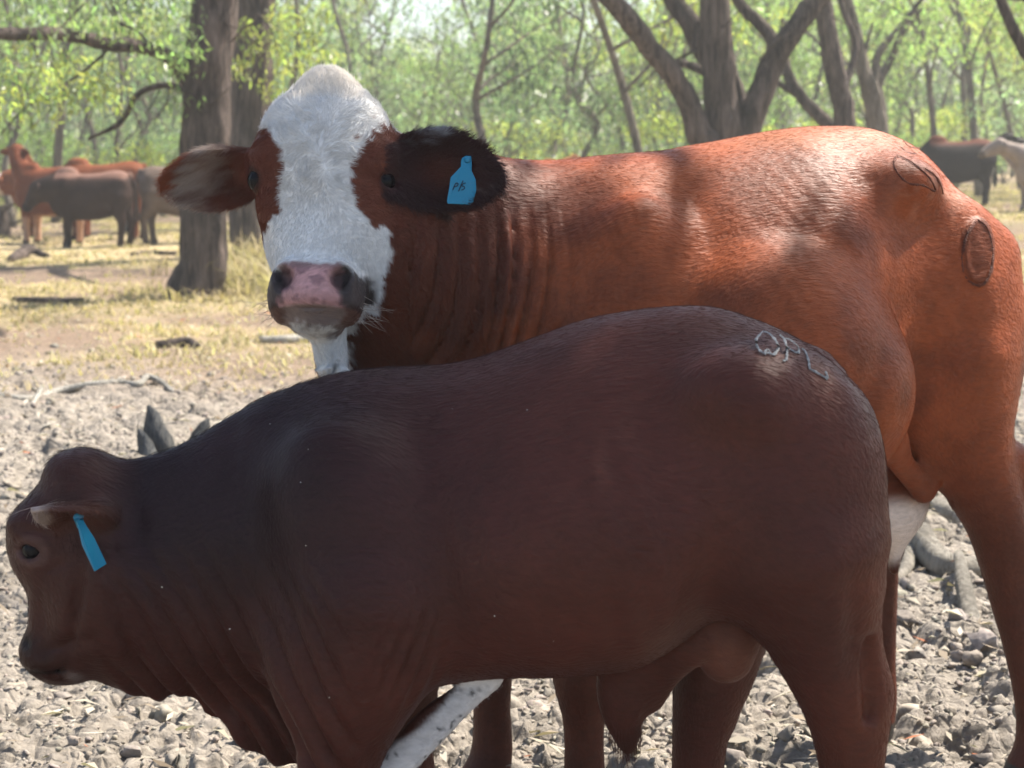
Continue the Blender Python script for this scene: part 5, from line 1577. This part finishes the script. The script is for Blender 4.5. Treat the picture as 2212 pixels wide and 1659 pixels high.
# ================================================================== the herd in the background
def herd_cow(name, label, cat, loc, heading, s, colour, head='level', face=None, back=None, socks=None, seed=0, group='cattle grazing behind', legphase=0.0):
    """small figure: one skin; x forward, z up; s scales a 1.32 m animal"""
    root = empty(name, (loc[0], loc[1], float(gz(loc[0], loc[1]))), heading)
    tag(root, label, cat, group)
    f = Field((-1.1, -.62, -.02), (1.55, .62, 1.85), .021)
    f.loft([(-.68, 1.18, .84, .11, 0), (-.60, 1.28, .66, .21, 0), (-.40, 1.32, .55, .27, 0), (-.1, 1.27, .47, .33, 0), (.2, 1.26, .46, .31, 0), (.45, 1.32, .47, .25, 0), (.62, 1.28, .54, .18, 0), (.72, 1.18, .66, .10, 0)], k=.05, pear=.12, ridge=.12)
    f.ell((.42, 0, 1.30), (.17, .09, .08), .07)
    for q in (-1, 1):
        f.ell((-.50, q * .13, .92), (.18, .11, .26), .08)
        f.ell((.44, q * .15, .92), (.13, .08, .22), .08)
        p = legphase * q
        f.chain([(-.50, q * .14, .86, .17), (-.50 + p * .5, q * .15, .62, .125), (-.57 + p, q * .15, .46, .078), (-.56 + p, q * .15, .28, .058), (-.55 + p, q * .15, .1, .058), (-.53 + p, q * .15, .03, .065)], .04, sub=2)
        f.chain([(.44, q * .13, .80, .14), (.44 - p * .5, q * .13, .56, .095), (.45 - p, q * .13, .36, .068), (.45 - p, q * .13, .2, .055), (.45 - p, q * .13, .08, .058), (.47 - p, q * .13, .03, .064)], .05, sub=2)
    f.chain([(-.66, 0, 1.24, .045), (-.73, 0, 1.05, .03), (-.735, .02, .75, .025), (-.73, .02, .5, .04), (-.73, .02, .36, .01)], .03, sub=2)
    if head == 'low':
        hp0, hd, hl = np.array((.92, 0, 1.02)), np.array((.55, 0, -.84)), .40
        neck = [(.45, 0, .98, .30), (.70, 0, 1.0, .24), (.92, 0, .98, .17)]
    elif head == 'up':
        hp0, hd, hl = np.array((.86, -.10, 1.58)), np.array((.15, -.80, -.50)), .44
        neck = [(.48, 0, 1.05, .25), (.68, -.02, 1.28, .18), (.84, -.06, 1.52, .13)]
    elif head == 'graze':
        hp0, hd, hl = np.array((1.10, 0, .62)), np.array((.45, 0, -.9)), .45
        neck = [(.50, 0, 1.0, .24), (.80, 0, .88, .17), (1.06, 0, .66, .12)]
    else:
        hp0, hd, hl = np.array((1.08, 0, 1.34)), np.array((.86, 0, -.50)), .40
        neck = [(.50, 0, 1.05, .24), (.78, 0, 1.20, .17), (1.04, 0, 1.30, .13)]
    hd = hd / np.linalg.norm(hd)
    f.chain(neck, .07, sub=3)
    if head in ('level', 'low'):
        f.chain([(neck[-1][0] - .02, 0, neck[-1][2] - .16, .05), (.72, 0, .84, .06), (.62, 0, .68, .07)], .06, sub=2, axis=(0, 1, 0), squash=.5)   # dewlap
    hn = np.cross(np.cross(hd, (0, 0, 1.)), hd); hn /= np.linalg.norm(hn)
    hs_ = np.cross(hd, hn)
    f.chain([(*(hp0), .135), (*(hp0 + hd * hl * .35), .125), (*(hp0 + hd * hl * .75), .098), (*(hp0 + hd * hl), .088)], .04, sub=2)
    f.chain([(*(hp0 - hn * .10 + hd * .05), .09), (*(hp0 - hn * .08 + hd * hl * .55), .06), (*(hp0 - hn * .03 + hd * hl * .95), .045)], .04, sub=2)
    for q in (-1, 1):
        e1 = hs_ * q * .93 - hd * .15 - hn * .2 ; e1 = e1 / np.linalg.norm(e1)
        e3 = hd * .5 + hn * .8; e3 -= e1 * (e3 @ e1); e3 /= np.linalg.norm(e3)
        f.ear(hp0 + hs_ * q * .09 - hd * .01, e1, np.cross(e3, e1), e3, .24, .07, cup=.4, th=.016, k=.02)
    V, Q = f.mesh(2)
    t = fbm(V, 4, 3, seed)
    c = np.array(colour)[None] * (.75 + .5 * t)[:, None]
    rel = V - hp0
    dh = rel @ hd
    inh = (dh > -.14) & (np.linalg.norm(rel - np.clip(dh, 0, hl)[:, None] * hd, axis=1) < .17)
    if face is not None: c[inh] = np.array(face)
    c[inh & (dh > hl * .92)] *= .35
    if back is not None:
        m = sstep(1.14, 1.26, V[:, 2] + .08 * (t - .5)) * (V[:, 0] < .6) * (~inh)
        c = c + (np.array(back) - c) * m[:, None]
    if socks is not None:
        m = sstep(.52, .40, V[:, 2] + .2 * (t - .5)); c = c + (np.array(socks) - c) * m[:, None]
    c[V[:, 2] < .05] = (.05, .045, .04)
    o = mesh_np('body', V * s, Q, M_coat_far, root)
    set_color(o, np.clip(c, .004, .8))
    for q in (-1, 1):
        eyeball('eye', (hp0 + hd * hl * .30 + hs_ * q * .088 + hn * .05) * s, .022 * s, root)
    return root
def gx(u, Y): return (u - 1106) / 3640.0 * Y
LEFT = math.pi
herd_cow('cow', 'dark brown cow in profile in front of the red cattle by the left trees', 'cow', (gx(205, 25.9), 25.9), LEFT, .885, (.030, .017, .014), head='low', back=(.20, .11, .085), seed=3, legphase=.05)  # back lightened so its colour carries the sun on top
herd_cow('cow', 'bright red cow with raised head behind the dark brown cow', 'cow', (gx(112, 27.2), 27.2), LEFT - .55, .93, (.13, .037, .016), head='up', socks=(.42, .25, .17), seed=4)
herd_cow('cow', 'white faced red cow peering out at the far left of the herd', 'cow', (gx(122, 29.6), 29.6), LEFT + .1, .97, (.16, .05, .022), head='low', face=(.55, .48, .42), seed=5)
herd_cow('cow', 'red cow showing only its sunlit back behind the dark brown cow', 'cow', (gx(232, 28.6), 28.6), LEFT + .15, 1.0, (.12, .036, .016), head='graze', back=(.17, .052, .022), seed=6, legphase=.06)  # lighter back colour paints in the sunlight
herd_cow('cow', 'greyish tan cow half hidden by the thick trunk', 'cow', (gx(395, 26.6), 26.6), .25, .92, (.12, .085, .068), head='graze', seed=7, legphase=.07)
herd_cow('cow', 'black cow with a reddish back behind the rump of the red cow', 'cow', (gx(2062, 30.5), 30.5), LEFT + .05, .93, (.014, .010, .011), head='graze', back=(.10, .028, .016), seed=8, legphase=.06, group='cattle beyond the cow')
herd_cow('calf', 'cream coloured young beast in profile at the right edge', 'calf', (gx(2262, 27.6), 27.6), LEFT, .80, (.26, .21, .18), head='level', seed=9, legphase=.05, group='cattle beyond the cow')
herd_cow('cow', 'black cow almost hidden behind the cream coloured beast', 'cow', (gx(2260, 31.5), 31.5), LEFT + .3, .90, (.016, .012, .012), head='level', seed=10, group='cattle beyond the cow')
herd_cow('cow', 'tip of a red beast showing over the neck of the cow', 'cow', (gx(1150, 33.0), 33.0), .6, .93, (.30, .10, .04), head='level', seed=12, group='cattle beyond the cow')

# ================================================================== fallen timber
def timber(name, label, pts, bark=None, cat='branch', side=(), sides=10, seed=0, group=None):
    P = np.array([p[:3] for p in pts]); o3 = P.mean(0).copy()
    o3[2] = float(ground_z(o3[0], o3[1])[0])
    root = empty(name, tuple(o3)); tag(root, label, cat, group)
    V, F = limb(pts, 6, sides, .16, seed)
    mesh_np('stem', V - o3, F, bark or M_dead, root)
    for i, sd_ in enumerate(side):
        V, F = limb(sd_, 5, 8, .14, seed + 5 + i)
        mesh_np('side_branch', V - o3, F, bark or M_dead, root)
    return root
def GP(u, v, r, lift=0.0):
    p = pix_ground(u, v)
    z = float(ground_z(p[0], p[1])[0])
    return (p[0], p[1], z + r * .75 + lift, r)
timber('fallen_branch', 'thick pale dead branch lying behind the udder of the cow', [GP(1850, 1085, .045), GP(1925, 1110, .05), GP(1975, 1108, .052), GP(2030, 1122, .05), GP(2090, 1130, .045), GP(2180, 1150, .03)], seed=2, group='fallen branches')
timber('fallen_branch', 'curved pale dead branch in front of the thick pale branch', [GP(1880, 1150, .045), GP(1930, 1165, .05), GP(1975, 1195, .052), GP(2030, 1222, .048), GP(2090, 1228, .04), GP(2170, 1205, .02)], seed=3, side=[[GP(1970, 1195, .03), GP(1958, 1225, .022), GP(1930, 1245, .01)]], group='fallen branches')
timber('fallen_branch', 'grey root-like stick beside the near hind leg of the cow', [GP(2070, 1235, .018, .05), GP(2080, 1290, .026, .03), GP(2100, 1345, .028, .0), GP(2130, 1390, .022), GP(2170, 1420, .012)], seed=4, group='fallen branches')
timber('fallen_branch', 'long thin white stick lying across the clods at left', [GP(-40, 858, .018), GP(60, 858, .02), GP(130, 845, .02), GP(210, 842, .022), GP(262, 838, .02), GP(300, 845, .018), GP(318, 826, .02, .03), GP(345, 832, .02, .02), GP(375, 848, .014)], bark=M_bleach, seed=5, side=[[GP(225, 840, .012), GP(250, 828, .01), GP(270, 818, .006)], [GP(90, 852, .012), GP(70, 868, .01), GP(50, 878, .006)]], group='fallen branches')
timber('fallen_branch', 'dark stick on the bare dirt left of the cow chin', [GP(340, 752, .035), GP(375, 749, .04), GP(405, 748, .04), GP(430, 752, .02)], bark=M_bark, seed=6, group='fallen branches')
timber('fallen_branch', 'straight pale stick beside the dewlap of the cow', [GP(560, 741, .03), GP(620, 740, .035), GP(680, 736, .035), GP(740, 733, .02)], bark=M_bleach, seed=7, group='fallen branches')
timber('fallen_branch', 'short dark log in the grass below the herd', [GP(22, 566, .05), GP(45, 560, .085), GP(62, 555, .075, .05), GP(80, 553, .05, .02), GP(104, 557, .03)], bark=M_bark, cat='log', seed=8, group='fallen branches')
timber('fallen_branch', 'thin dark stick in the grass left of the thick trunk', [GP(285, 553, .03), GP(320, 550, .035), GP(380, 551, .03)], bark=M_bark, seed=9, group='fallen branches')
timber('fallen_branch', 'long dark stick crossing the bare ground near the left edge', [GP(30, 652, .03), GP(110, 655, .035), GP(180, 652, .025)], bark=M_bark, seed=10, group='fallen branches')
st = pix_ground(4, 512)
timber('tree_stump', 'dark broken stump at the left edge beside the herd', [(st[0], st[1], st[2] - .1, .20), (st[0], st[1], st[2] + .25, .15), (st[0] - .02, st[1], st[2] + .45, .15), (st[0] - .03, st[1], st[2] + .56, .12)], bark=M_bark, cat='stump',
       side=[[(st[0], st[1], st[2] + .42, .03), (st[0] + .2, st[1] - .1, st[2] + .55, .025), (st[0] + .42, st[1] - .1, st[2] + .66, .012)], [(st[0] + .1, st[1], st[2] + .22, .02), (st[0] + .4, st[1] - .1, st[2] + .30, .018), (st[0] + .6, st[1] - .1, st[2] + .42, .008)]], seed=12)

# grey splintered stump poking up behind the calf's neck
def splinter():
    b = pix_ground(352, 985)
    k = b[1] / 3640.0
    root = empty('broken_stump', tuple(b)); tag(root, 'splintered grey stump poking up behind the neck of the calf', 'stump')
    m = bark_mat('grey_split_wood', (.10, .11, .125), (.30, .29, .27), 3.0)
    g = np.random.default_rng(3)
    for (u0, v0, u1, v1, w, th, dy) in [(366, 1000, 318, 876, 56, 16, .0), (340, 1000, 300, 922, 40, 16, -.06), (405, 1005, 440, 912, 44, 14, .10)]:
        p0, p1 = np.array(((u0 - 352) * k, dy, -.05)), np.array(((u1 - 352) * k, dy + .05, (985 - v1) * k * 1.02))
        ax = p1 - p0; sdv = np.cross(ax, (0, 1, 0)); sdv /= np.linalg.norm(sdv); tv = np.cross(sdv, ax); tv /= np.linalg.norm(tv)
        rows = []
        for t, ww in ((0, 1.0), (.35, .95), (.62, .78), (.84, .50), (1, .10)):
            c = p0 + ax * t + g.normal(size=3) * .006
            for a, b_ in ((-1, -1), (1, -.8), (1.05, .8), (-.9, 1)):
                rows.append(c + sdv * a * w * k * .5 * ww * (1 + .25 * g.normal()) + tv * b_ * th * k * .5 * (.5 + .5 * ww))
        V = np.array(rows); F = []
        for i in range(4):
            for j in range(4):
                F.append((i * 4 + j, i * 4 + (j + 1) % 4, (i + 1) * 4 + (j + 1) % 4, (i + 1) * 4 + j))
        F += [(3, 2, 1, 0), (16, 17, 18, 19)]
        mesh_np('splinter', V, np.array(F), m, root, smooth=False)
splinter()
# ================================================================== brands, tags and small marks on the two big animals
def brand_child(name, parent):
    e = bpy.data.objects.new(name, None); e.empty_display_size = .05; col.objects.link(e); e.parent = parent
    return e
def from_crop(L, x0, y0, sc, f):
    return [f(x0 + p[0] * sc, y0 + p[1] * sc) for p in L]
# calf: O, P and an open L in white hair; coordinates read off the photograph, laid on the hide
K = 2212.0 / 3000.0
def cz(px, py):   # zoom crop 2180..2480 x 940..1140 shown at 7.373x
    return ((2180 + px / 7.373) * K, (940 + py / 7.373) * K)
def calf_ray(u, v):
    """where the sight line through a photo point meets the calf's hide"""
    X, Yv = (u - 1106) / 3640.0, (829.5 - v) / 3640.0
    c, s = math.cos(PITCH), math.sin(PITCH)
    d = np.array((X, c + Yv * s, -s + Yv * c)); d /= np.linalg.norm(d)
    return d
def hit(V, N, org, cam_local, d):
    rel = V - cam_local
    t = rel @ d
    dist = np.linalg.norm(rel - t[:, None] * d, axis=1)
    ok = (dist < .012) & ((N @ d) < -.05)
    if not ok.any():
        ok = dist < .03
    i = np.where(ok)[0]
    j = i[np.argmin(t[i])]
    # plane at the nearest front vertex
    tt = ((V[j] - cam_local) @ N[j]) / (d @ N[j]) if abs(d @ N[j]) > .15 else t[j]
    if abs(tt - t[j]) > .03: tt = t[j]
    return cam_local + d * tt, N[j]
def lay(name, pxs, V, N, cam_local, to_local, rad, parent, mat, lift, wob=.15, sub=7, closed=False):
    P = np.array(pxs, float)
    if closed: P = np.vstack([P, P[:1]])
    P = catmull(P, sub)
    pts, nrm = [], []
    for u, v in P:
        d = to_local(calf_ray(u, v))
        p, n = hit(V, N, None, cam_local, d)
        pts.append(p + n * lift); nrm.append(n)
    pts = np.array(pts)
    for _ in range(2):
        pts[1:-1] = .25 * pts[:-2] + .5 * pts[1:-1] + .25 * pts[2:]
    g = np.random.default_rng(len(pts))
    rr = np.clip(rad * (1 + wob * 2 * g.normal(size=len(pts))), rad * .35, rad * 1.8)
    rr[0] *= .4; rr[-1] *= .4
    nr = np.array(nrm)
    T = np.gradient(pts, axis=0); T /= np.linalg.norm(T, axis=1, keepdims=True) + 1e-9
    S = np.cross(nr, T); S /= np.linalg.norm(S, axis=1, keepdims=True) + 1e-9
    jj = 1 + .10 * g.normal(size=(len(pts), 2))
    Vt = np.stack([pts - S * (rr * jj[:, 0])[:, None] - nr * .0012, pts + nr * .0006, pts + S * (rr * jj[:, 1])[:, None] - nr * .0012], 1).reshape(-1, 3)
    i = np.arange(len(pts) - 1)[:, None] * 3 + np.arange(2)[None]
    return mesh_np(name, Vt, np.stack([i, i + 1, i + 4, i + 3], -1).reshape(-1, 4), mat, parent)
cam_calf = np.array((-CALF_O[0], -CALF_O[1], CAM_H))
idn = lambda d: d
kb = dict(V=cV, N=cN, cam_local=cam_calf, to_local=idn, parent=brand, mat=M_brand, lift=.0022)
lay('brand_stroke', [cz(*p) for p in [(400, 245), (300, 350), (255, 440), (280, 560), (340, 650), (430, 715), (520, 700), (620, 735), (700, 670), (735, 570), (680, 440), (590, 330), (490, 265)]], rad=.0021, closed=True, **kb)
lay('brand_stroke', [cz(*p) for p in [(430, 715), (470, 650), (520, 640), (560, 700)]], rad=.0019, **kb)
lay('brand_stroke', [cz(*p) for p in [(770, 325), (860, 400), (900, 520), (920, 650), (915, 780), (890, 860), (820, 870)]], rad=.0021, **kb)
lay('brand_stroke', [cz(*p) for p in [(860, 400), (950, 410), (1060, 480), (1160, 580), (1180, 660), (1140, 700), (1040, 660), (930, 580)]], rad=.0020, **kb)
lay('brand_stroke', [cz(*p) for p in [(1240, 610), (1310, 660), (1360, 780), (1400, 920), (1410, 1040), (1530, 1100), (1680, 1190), (1800, 1250), (1780, 1170), (1750, 1100)]], rad=.0019, **kb)

# cow: brand scars on the hip and the round brand on the thigh
cam_cow = w2c((0, 0, CAM_H))
kc = dict(V=oV, N=oN, cam_local=cam_cow, to_local=v2c)
cow_brand = brand_child('brand', cow)
def cq(px, py):   # zoom crop 2000..3000 x 0..620 shown at 2.212x
    return ((2000 + px / 2.212) * K, (py / 2.212) * K)
lay('brand_stroke', [cq(*p) for p in [(1385, 1010), (1370, 1060), (1400, 1130), (1470, 1190), (1560, 1200), (1640, 1240), (1600, 1150), (1500, 1060), (1420, 1015)]], rad=.0022, closed=True, parent=cow_brand, mat=M_scar, lift=.0008, **kc)
lay('brand_stroke', [cq(*p) for p in [(1570, 1090), (1630, 1130), (1670, 1190), (1690, 1260)]], rad=.0028, parent=cow_brand, mat=M_scar, lift=.0008, **kc)
lay('brand_stroke', [cq(*p) for p in [(1430, 910), (1470, 950), (1540, 960)]], rad=.0022, parent=cow_brand, mat=M_scar, lift=.0008, **kc)
ring = [(2112, 474), (2090, 505), (2080, 545), (2082, 585), (2100, 612), (2122, 616), (2138, 595), (2145, 560), (2142, 520), (2130, 488)]
lay('brand_stroke', ring, rad=.0032, closed=True, parent=cow_brand, mat=M_scar, lift=.0012, **kc)

# ear tag of the cow: blue plastic, hand lettered
eR1, eR3 = oI['eR']
tagX, tagY, tagN = hL * .99 - hN * .12, hD * .985 + hL * -.14, hN * .98 + hL * .10
tagX /= np.linalg.norm(tagX); tagY -= tagX * (tagY @ tagX); tagY /= np.linalg.norm(tagY); tagN = np.cross(tagX, tagY); tagN *= np.sign(tagN @ hN)
def tag_anchor():
    d = v2c(calf_ray(1010, 352))
    p, n = hit(oV, oN, None, cam_cow, d)
    return p + v2c(hN) * .010
ta = tag_anchor()
ox, oy, oz = v2c(tagX), v2c(tagY), v2c(tagN)
k = .00083
outl = [(-12, -6), (-4, -12), (8, -12), (10, 2), (10, 22), (20, 42), (22, 66), (16, 92), (10, 98), (-40, 98), (-42, 92), (-38, 62), (-36, 40), (-14, 14), (-14, 2)]
tg = tag_mesh('ear_tag', [(x * k, y * k) for x, y in outl], ta, ox, oy, oz, .0024, cow)
def tag_stroke(pts, rad=.0011):
    P = []
    for x, y in pts:
        yy = y * k
        P.append(ta + ox * x * k + oy * yy + oz * (-.10 * yy * yy / .08 + .0014))
    V, F = tube_np(catmull(np.array(P), 4), rad * .75, 5)
    return mesh_np('lettering', V, F, M_ink, tg)
tag_stroke([(-30, 68), (-27, 60), (-24, 52)]); tag_stroke([(-25, 53), (-20, 52), (-19, 56), (-23, 60), (-27, 60)])
tag_stroke([(-17, 70), (-12, 56), (-8, 46)])
tag_stroke([(-2, 51), (-8, 53), (-10, 58), (-5, 59), (-5, 64), (-11, 67)])
V, F = tube_np(np.array([ta + ox * .0 - oy * .002 + oz * .001, ta + oz * .0045 - oy * .002]), [.0065, .0055], 12)
mesh_np('stud', V, F, M_tag, tg)
# ear tag of the calf
c0 = calf_at(178, 1140, CALF_O[1] - .128); c1 = calf_at(212, 1226, CALF_O[1] - .118)
yv = c1 - c0; Lt = np.linalg.norm(yv); yv /= Lt
xv = np.cross(yv, (.80, -.60, 0)); xv = np.array((.62, .78, .0)); xv -= yv * (xv @ yv); xv /= np.linalg.norm(xv); nv = np.cross(xv, yv)
w_ = .024
ct = tag_mesh('ear_tag', [(-w_ * .25, -.014), (w_ * .25, -.014), (w_ * .3, 0), (w_ * .5, Lt * .35), (w_ * .5, Lt), (-w_ * .5, Lt), (-w_ * .5, Lt * .35), (-w_ * .3, 0)], c0, xv, yv, nv, .0024, calf)
c2 = calf_at(172, 1116, CALF_O[1] - .128)
V, F = tube_np(np.array([c2 - xv * .002, c2 + nv * .004, c0 + nv * .006]), [.008, .0075, .004], 12)
mesh_np('stud', V, F, M_tag, ct)

# muzzle whiskers of the cow
def whiskers():
    g = np.random.default_rng(8)
    R0, D0 = [], []
    for s in (-1, 1):
        for _ in range(16):
            p = hp(s * (.070 + .015 * g.random()), .44 + .05 * g.random(), -.05 - .04 * g.random())
            q, n = on_skin(oV, oN, p)
            R0.append(q); D0.append(cL * s * .8 + cD * (.35 + .4 * g.normal() * .5) + cNn * .1 * g.normal())
    R0, D0 = np.array(R0), np.array(D0)
    hair_curves('whiskers', R0, D0, D0 * 0, .030 + .03 * g.random(len(R0)), np.tile((.45, .36, .30), (len(R0), 1)), M_hair, cow, radius=.0004, pts=5, curl=.12, seed=9)
whiskers()

# chaff caught in the calf's coat
gS = np.random.default_rng(12)
for (u, v) in [(586, 918), (668, 972), (652, 1042), (978, 886), (1140, 888), (350, 1268), (497, 1357), (663, 1178), (1070, 1328), (1196, 1382), (712, 1505), (1640, 760)]:
    p, n = hit(cV, cN, None, cam_calf, calf_ray(u, v))
    a = gS.normal(size=3); a -= n * (a @ n); a /= np.linalg.norm(a); b_ = np.cross(n, a)
    L = .0014 + .0016 * gS.random()
    V = np.array([p + n * .003 + a * L * .6, p + n * .0045 + b_ * L * .3, p + n * .003 - a * L * .6, p + n * .0035 - b_ * L * .3])
    mesh_np('chaff', V, np.array([[0, 1, 2, 3]]), M_speck, calf)
